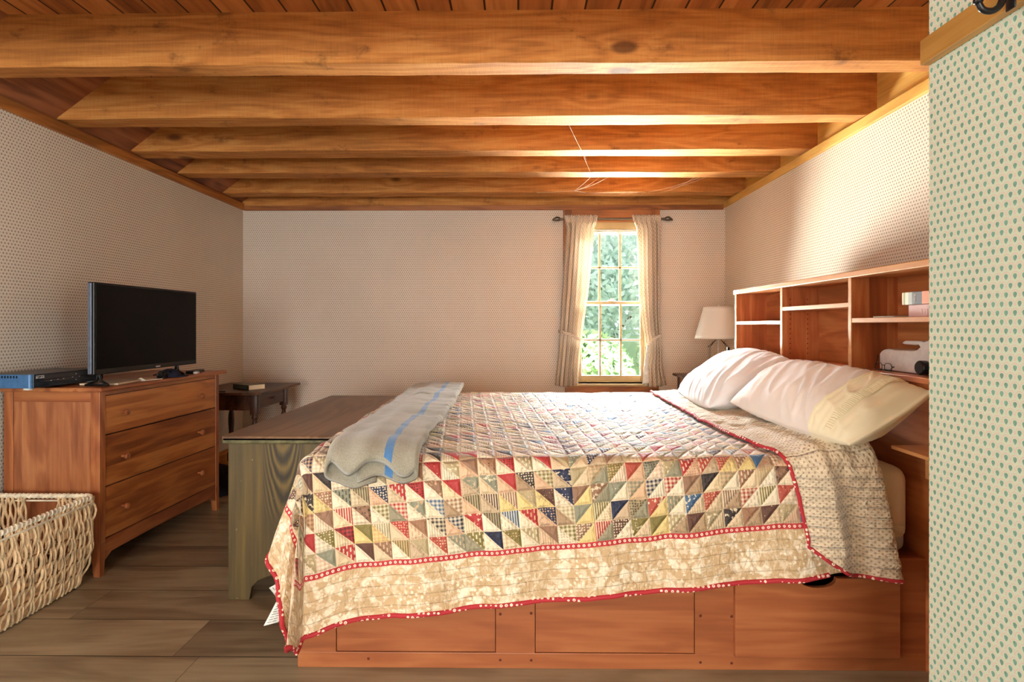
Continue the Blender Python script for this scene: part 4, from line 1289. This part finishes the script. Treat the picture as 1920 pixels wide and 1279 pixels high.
# ------------------------------------------------------------------ nightstand, lamp
ns = thing('nightstand', 'brown nightstand with turned legs in the corner beyond the bed', 'nightstand', (1.47, 4.25, 0))
NX0, NX1, NY0, NY1, NZ = 1.255, 1.68, 4.0, 4.55, .722
part('tabletop', MB().box(NX0-.02, NX1, NY0-.02, NY1+.02, NZ-.018, NZ, .004), M['dark_wood'], ns)
m = MB(); m.box(NX0+.03, NX1-.01, NY0+.02, NY0+.035, NZ-.15, NZ-.018); m.box(NX0+.03, NX1-.01, NY1-.035, NY1-.02, NZ-.15, NZ-.018); m.box(NX1-.03, NX1-.015, NY0+.02, NY1-.02, NZ-.15, NZ-.018)
part('case', m, M['stand_wood'], ns)
d = part('drawer', MB().box(NX0+.018, NX0+.034, NY0+.045, NY1-.045, NZ-.145, NZ-.022, .002), M['stand_wood'], ns)
part('knob', MB().lathe([(0, NX0-.006), (.01, NX0-.004), (.012, NX0+.004), (.005, NX0+.012), (.005, NX0+.02)], (NY0+NY1)/2, NZ-.085, 12, 'X', closed_ends=False), M['stand_wood'], d, True)
for x in (NX0+.03, NX1-.03):
    for y in (NY0+.03, NY1-.03):
        m = MB(); m.box(x-.02, x+.02, y-.02, y+.02, NZ-.155, NZ-.018, .002)
        m.lathe([(.013, NZ-.155), (.02, NZ-.165), (.012, NZ-.18), (.018, NZ-.19), (.018, NZ-.2), (.012, NZ-.21), (.02, NZ-.26), (.014, .1), (.018, .08), (.012, .03), (.014, 0)], x, y, 14)
        part('leg', m, M['dark_wood_z'], ns, True)
lp = thing('table_lamp', 'clear glass table lamp with a white tapered shade on the nightstand', 'lamp', (1.478, 4.22, NZ))
LX, LY = 1.478, 4.22
m = MB(); nseg = 8
m.lathe([(.070, NZ+.003), (.078, NZ+.012), (.078, NZ+.22), (.074, NZ+.228), (.016, NZ+.277), (.014, NZ+.29)], LX, LY, nseg, off=PI/8)
part('glass_body', m, M['glass'], lp)
m = MB(); m.lathe([(.006, NZ+.022), (.006, NZ+.27), (.016, NZ+.279), (.016, NZ+.292), (.01, NZ+.295), (.01, NZ+.33), (.004, NZ+.335), (.004, NZ+.515), (.009, NZ+.517), (.009, NZ+.522), (.003, NZ+.533)], LX, LY, 14)
part('stem', m, M['nickel'], lp, True)
rows_ = []
SB, ST = NZ+.285, NZ+.515
for k in range(13):
    t = k/12; r = .168+(.104-.168)*t; z = SB+(ST-SB)*t
    rows_.append([(LX+r*math.cos(2*PI*j/48), LY+r*math.sin(2*PI*j/48), z) for j in range(48)])
sh = gridmesh('lamp_shade', rows_, M['shade'], lp, closed_u=True, thick=.0018)
for r, z in ((.1685, SB), (.104, ST)):
    m = MB(); m.tube([(LX+r*math.cos(2*PI*j/48), LY+r*math.sin(2*PI*j/48), z) for j in range(48)], .0028, 6, closed=True)
    part('shade_trim', m, M['shade'], sh, True)
m = MB()
for k in range(3):
    a = 2*PI*k/3+.4; m.tube([(LX, LY, ST-.008), (LX+.1*math.cos(a), LY+.1*math.sin(a), ST-.002)], .0018, 6)
part('spider', m, M['chrome'], sh, True)

# ------------------------------------------------------------------ things on the headboard
def px2(px, py, X):
    k = (px-971.8)/X; return (1066.7/k, 1.1-(py-611)/k)
pl = [px2(a, b, 1.36) for a, b in ((1648, 690.5), (1648, 663), (1651, 658.5), (1655, 655.5), (1662, 653.7), (1671, 654.4), (1676, 656.2), (1711, 657.5), (1717.5, 655.6), (1723, 650.6),
      (1720.5, 647), (1717, 646), (1713, 647), (1693, 645.3), (1689, 643), (1695, 638.7), (1722, 639), (1730, 641), (1740, 637), (1752, 633))]
pl += [(pl[-1][0]-.02, pl[-1][1]), (pl[-1][0]-.02, .937), (pl[0][0]-.02, .937)]
jug = thing('plastic_jug', 'cloudy white plastic jug with a hook handle lying in the headboard', 'jug', (1.37, 2.0, .936))
part('body', MB().prism(pl, 'X', 1.352, 1.446, .012, 4), M['white_plastic'], jug, True)
yk = pl[-3][0]
m = MB(); m.lathe([(.022, 0), (.024, .004), (.024, .022), (.02, .026)], 0, 0, 18)
m.bm.transform(Matrix.Translation((1.345, yk+.05, .9615)) @ Matrix.Rotation(-PI/2, 4, 'Y'))
part('stopper', m, M['bezel'], jug, True, label='black stopper')
gl = thing('eyeglasses', 'thin dark wire eyeglasses lying on the headboard sill', 'eyeglasses', (1.312, 2.06, .936), math.radians(84))
for s in (-1, 1):
    m = MB(); pts = []
    for k in range(17):
        a = 2*PI*k/16; pts.append((s*.032+.024*math.copysign(abs(math.cos(a))**.7, math.cos(a)), 0, .0165+.0145*math.copysign(abs(math.sin(a))**.7, math.sin(a))))
    m.tube(pts, .0012, 6); part('rim', m, M['iron'], gl, True, local=True)
m = MB(); m.tube([(-.009, 0, .02), (0, 0, .024), (.009, 0, .02)], .0012, 6); part('bridge', m, M['iron'], gl, True, local=True)
m = MB(); m.tube([(.057, 0, .02), (.062, -.006, .02), (.068, -.014, .044), (.074, -.018, .056)], .0014, 6); part('temple', m, M['iron'], gl, True, local=True)
m = MB(); m.tube([(-.057, 0, .02), (-.06, -.006, .02), (.0, -.022, .006), (.08, -.018, .002)], .0014, 6); part('temple', m, M['iron'], gl, True, local=True)

def spine_mat(name, stops):
    g = G(name); x, y, z = g.sep(g.coords())
    return g.fin(g.ramp((y+.115)/.23, stops, 'CONSTANT'), .5, .4)
SHZ = 1.112+.018
m1 = spine_mat('pink_spine', [(0, c(214, 172, 176)), (.62, c(222, 186, 186)), (1, c(222, 186, 186))])
b1, cv, sp1 = book('book', 'pink paperback lying lowest on the right headboard shelf', (1.40, 1.845, SHZ), math.radians(1), .225, .13, .041, flat('pink_cover', c(214, 172, 176), .5, .4), m1, 'books on the headboard shelf')
m2 = spine_mat('banded_spine', [(0, c(226, 150, 116)), (.50, c(226, 150, 116)), (.56, c(96, 92, 102)), (.73, c(112, 116, 116)), (.77, c(188, 196, 194)), (.85, c(236, 232, 210)), (.92, c(176, 180, 140)), (.96, c(240, 216, 180)), (1, c(240, 216, 180))])
b2, cv2, sp2 = book('book', 'thick banded paperback lying on top of the pink book', (1.395, 1.868, SHZ+.0415), math.radians(-1), .23, .135, .043, flat('cream_cover', c(226, 214, 190), .5, .4), m2, 'books on the headboard shelf')
def text(name, s, size, parent, loc, rot, matn, ext=.0003):
    cu = bpy.data.curves.new(name, 'FONT'); cu.body = s; cu.size = size; cu.extrude = ext; cu.align_x = 'CENTER'; cu.align_y = 'CENTER'
    cu.materials.append(matn)
    tmp = link(bpy.data.objects.new(name+'_outline', cu)); bpy.context.view_layer.update()
    me = bpy.data.meshes.new_from_object(tmp.evaluated_get(bpy.context.evaluated_depsgraph_get()))
    bpy.data.objects.remove(tmp); me.name = name
    o = link(bpy.data.objects.new(name, me)); o.parent = parent; o.location = loc; o.rotation_euler = rot
    if not me.materials: me.materials.append(matn)
    return o
wt = flat('white_lettering', c(236, 232, 226), .5, .3)
# spine faces -X; text runs down the thickness of the lying book
def rot_spine():
    # local text x -> -Z, text y -> -Y (towards the far... ) , normal -> -X
    mt = Matrix(((0, 0, -1), (0, -1, 0), (-1, 0, 0))).to_4x4()
    return mt.to_euler()
text('title', 'IRISH', .0125, sp2, (-.0702, .048, .0215), rot_spine(), wt)
text('title', 'THE', .008, sp1, (-.0675, -.0, .028), rot_spine(), wt)
m = MB()
for k in range(3): m.box(-.0678, -.0668, .025+k*.012, .027+k*.012, .006+k*.003, .026)
part('title_lines', m, wt, sp1, local=True)
nb = thing('notepad', 'thin grey notepad lying beside the books on the headboard shelf', 'notepad', (1.34, 2.06, SHZ), 0)
part('sheets', MB().box(-.03, .07, -.06, .055, .0004, .004, .0008), M['paper'], nb, local=True)
part('cover', MB().box(-.031, .071, -.061, .056, .004, .0052, .0003), M['grey_print'], nb, local=True)

# ------------------------------------------------------------------ hook rail on the near wall
hr = thing('hook_rail', 'wooden hook rail on the green sprigged wall at upper right', 'hook rail', (XS, .55, 1.64))
M['rail'] = wood('oiled_oak_rail', c(110, 72, 26), c(156, 110, 50), c(184, 138, 72), 'Y', 1.0, .4, .4, bump=.05)
part('board', MB().box(XS-.019, XS-.0005, -.4, YS-.001, 1.617, 1.667, .002), M['rail'], hr)
def spl(pts, n=6):
    P = [Vector(p) for p in pts]; P = [P[0]*2-P[1]]+P+[P[-1]*2-P[-2]]; out = []
    for i in range(1, len(P)-2):
        for k in range(n):
            t = k/n; a, b, cc, d = P[i-1], P[i], P[i+1], P[i+2]
            out.append(.5*((2*b)+(cc-a)*t+(2*a-5*b+4*cc-d)*t*t+(3*b-a-3*cc+d)*t**3))
    return out+[P[-2]]
def hook(y):
    m = MB(); xw = XS-.019
    m.box(xw-.003, xw, y-.009, y+.009, 1.612, 1.66, .002)
    pts = [(xw-.002, y, 1.652), (xw-.012, y, 1.648), (xw-.014, y, 1.632), (xw-.020, y, 1.618), (xw-.032, y, 1.610), (xw-.046, y, 1.612), (xw-.053, y, 1.622)]
    m.tube(spl(pts), lambda t: .0062-.0015*t, 12); m.ball((xw-.054, y, 1.627), .0075, 2)
    m.tube(spl([(xw-.004, y, 1.650), (xw-.018, y, 1.668), (xw-.040, y, 1.680), (xw-.058, y, 1.690)]), lambda t: .0058-.001*t, 12); m.ball((xw-.060, y, 1.692), .008, 2)
    return m
for y in (.93, .62, .31): part('hook', hook(y), M['iron'], hr, True)

# ------------------------------------------------------------------ cobwebs under the beams
def web(label, strands):
    t = thing('cobweb', label, 'cobweb', strands[0][0], 0)
    m = MB()
    for s in strands:
        a, b = Vector(s[0]), Vector(s[-1]); pts = []
        for k in range(9):
            u = k/8; p = a.lerp(b, u); p.z -= s[1]*math.sin(PI*u); pts.append(p)
        m.tube(pts, s[2], 5)
    part('strands', m, M['web'], t, True)
Zb = ZJ
web('forked white cobweb strung between the two farthest beams', [((.50, 3.96, Zb), .004, .0010, (.40, 4.05, Zb-.07)), ((.40, 4.05, Zb-.07), .002, .0011, (.14, 4.40, Zb)), ((.40, 4.05, Zb-.07), .002, .0009, (.52, 4.40, Zb)),
     ((.62, 3.96, Zb), .01, .0009, (.40, 4.05, Zb-.07)), ((.56, 3.96, Zb), .012, .0009, (.42, 4.04, Zb-.065))])
web('slack cobweb strands by the right end of the farthest beam', [((1.26, 3.96, Zb), .01, .0009, (1.0, 4.40, Zb)), ((1.30, 3.96, Zb), .006, .0007, (1.12, 4.2, Zb-.02)), ((1.22, 3.96, Zb), .02, .0007, (1.10, 4.40, Zb))])
web('single fine cobweb thread crossing the middle beams', [((.26, 2.92, Zb), .006, .0005, (.42, 3.5, Zb-.01)), ((.40, 3.474, Zb), .004, .0005, (.52, 3.96, Zb))])

# ------------------------------------------------------------------ outside the back window
def leaf_mat(name, a, b):
    g = G(name); r = g.noise(g.coords(), 9, 3); col = g.mix(r, a, b); g.fin(col, .6, .3)
    tr = g.new('ShaderNodeBsdfTranslucent'); g.put(tr.inputs['Color'], col)
    mx = g.new('ShaderNodeMixShader'); mx.inputs[0].default_value = .35
    g.nt.links.new(g.b.outputs[0], mx.inputs[1]); g.nt.links.new(tr.outputs[0], mx.inputs[2])
    g.nt.links.new(mx.outputs[0], g.nt.nodes['Material Output'].inputs[0]); return g.mat
lawn_m = leaf_mat('pale_meadow', c(112, 142, 90), c(138, 164, 112))
m = MB()
gx = []
for i in range(41):
    y = 5.2+i*i*.03
    gx.append([(-20+j*1.4, y, -.9+.035*(y-5.2)+.15*mnoise.noise(Vector((j*.5, y*.3, 0)))) for j in range(36)])
o = gridmesh('lawn', gx, lawn_m); o['kind'] = 'structure'
def tree(name, label, cat, loc, h, r, ht, n, seed, mats, shape=1.0):
    t = thing(name, label, cat, loc); rr = random.Random(seed)
    x, y, z = loc
    m = MB(); m.tube([(x, y, z-.2), (x+.03*h, y, z+ht*.5), (x, y, z+ht)], lambda u: .035*h*(1-.5*u)+.01, 8)
    for k in range(5):
        a = rr.uniform(0, 2*PI); m.tube([(x, y, z+ht*.7), (x+r*.6*math.cos(a), y+r*.6*math.sin(a), z+ht+h*.25*rr.random())], lambda u: .014*h*(1-.6*u), 6)
    part('trunk', m, flat('bark_grey', c(120, 104, 88), .8, .2), t, True)
    vs, fs = [], []
    for k in range(n):
        a, b_, cc = rr.gauss(0, 1), rr.gauss(0, 1), rr.gauss(0, 1); l = math.sqrt(a*a+b_*b_+cc*cc)+1e-6; q = rr.random()**.45
        p = Vector((x+r*a/l*q, y+r*b_/l*q, z+ht+(h-ht)*.5+(h-ht)*.55*cc/l*q))
        s = rr.uniform(.05, .10)*shape; u = Vector((rr.uniform(-1, 1), rr.uniform(-1, 1), rr.uniform(-1, 1))).normalized(); w = u.orthogonal().normalized()
        i = len(vs); vs += [tuple(p-u*s), tuple(p+w*s*.5), tuple(p+u*s), tuple(p-w*s*.5)]; fs.append((i, i+1, i+2, i+3))
    inv = WM[t.name].inverted(); me = bpy.data.meshes.new('foliage'); me.from_pydata([tuple(inv @ Vector(v)) for v in vs], [], fs)
    put_mesh('foliage', me, mats, t)
    return t
lf1 = leaf_mat('pale_leaves', c(140, 176, 124), c(178, 204, 156)); lf2 = leaf_mat('hazed_leaves', c(206, 224, 216), c(226, 238, 230))  # haze and bright glare outside painted into the pale leaf colours
tree('shrub', 'pale green shrub outside the lower left window panes', 'shrub', (1.15, 9.4, -.8), 1.75, .75, .35, 3800, 1, lf1)
tree('shrub', 'pale green shrub outside the lower right window panes', 'shrub', (3.0, 10.2, -.75), 1.9, .9, .4, 4200, 2, lf1)
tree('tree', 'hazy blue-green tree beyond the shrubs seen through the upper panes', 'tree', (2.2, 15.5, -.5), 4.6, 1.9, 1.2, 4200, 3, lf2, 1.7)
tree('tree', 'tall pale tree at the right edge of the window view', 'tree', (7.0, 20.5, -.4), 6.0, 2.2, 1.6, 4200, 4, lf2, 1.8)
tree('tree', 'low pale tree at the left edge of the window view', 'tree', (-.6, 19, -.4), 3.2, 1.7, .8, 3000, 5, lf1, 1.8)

# ------------------------------------------------------------------ light
W = bpy.data.worlds.new('sky'); SC.world = W; W.use_nodes = True
nt = W.node_tree; bg_ = nt.nodes['Background']
tc = nt.nodes.new('ShaderNodeTexCoord'); sp_ = nt.nodes.new('ShaderNodeSeparateXYZ'); nt.links.new(tc.outputs['Generated'], sp_.inputs[0])
mr = nt.nodes.new('ShaderNodeMapRange'); mr.interpolation_type = 'SMOOTHSTEP'
mr.inputs['From Min'].default_value = .16; mr.inputs['From Max'].default_value = .34; mr.inputs['To Min'].default_value = 1.3; mr.inputs['To Max'].default_value = 1.5
nt.links.new(sp_.outputs[2], mr.inputs['Value'])
bg_.inputs['Color'].default_value = (.86, .95, 1.0, 1)
nt.links.new(mr.outputs[0], bg_.inputs['Strength'])

def area(name, loc, rot, sx, sy, power, col, portal=False):
    l = bpy.data.lights.new(name, 'AREA'); l.shape = 'RECTANGLE'; l.size = sx; l.size_y = sy; l.energy = power; l.color = col
    if portal: l.cycles.is_portal = True
    o = link(bpy.data.objects.new(name, l)); o.location = loc; o.rotation_euler = rot; return o
area('back_window_portal', (.77, YB+.15, 1.27), (-PI/2, 0, 0), .6, 1.34, 1, (1, 1, 1), True)
area('back_yard_daylight', (3.2, 8.2, 3.75), (-PI/2+.35, 0, 0), 8.0, 1.9, 17000, (.92, .97, 1.0))  # unseen area light added above the window view, standing in for sky
area('unseen_bounce_fill', (2.0, 6.6, .05), (-PI/2-.65, 0, 0), 5.2, 1.6, 9000, (1.0, .97, .88))  # unseen fill added below the sill line to brighten beams and ceiling
area('assumed_left_light', (XL-.2, .65, 1.25), (0, -PI/2, 0), 1.5, 1.25, 46, (.97, .985, 1.0))  # area light outside the unseen left window, both assumed
area('right_fill_light', (XS+.2, -.87, 1.2), (0, PI/2, 0), 1.5, 2.2, 190, (.97, .985, 1.0))  # added fill outside the unseen right window, brightens the left wall
area('front_fill_light', (-.75, YF-.2, 1.1), (PI/2, 0, 0), 2.3, 1.8, 300, (1.0, .97, .92))  # added fill outside the unseen front opening, evens out the room light

SC.view_settings.view_transform = 'Standard'; SC.view_settings.look = 'None'
SC.view_settings.exposure = 0.32; SC.view_settings.gamma = 1.0; SC.view_settings.use_curve_mapping = False
SC.cycles.use_denoising = True
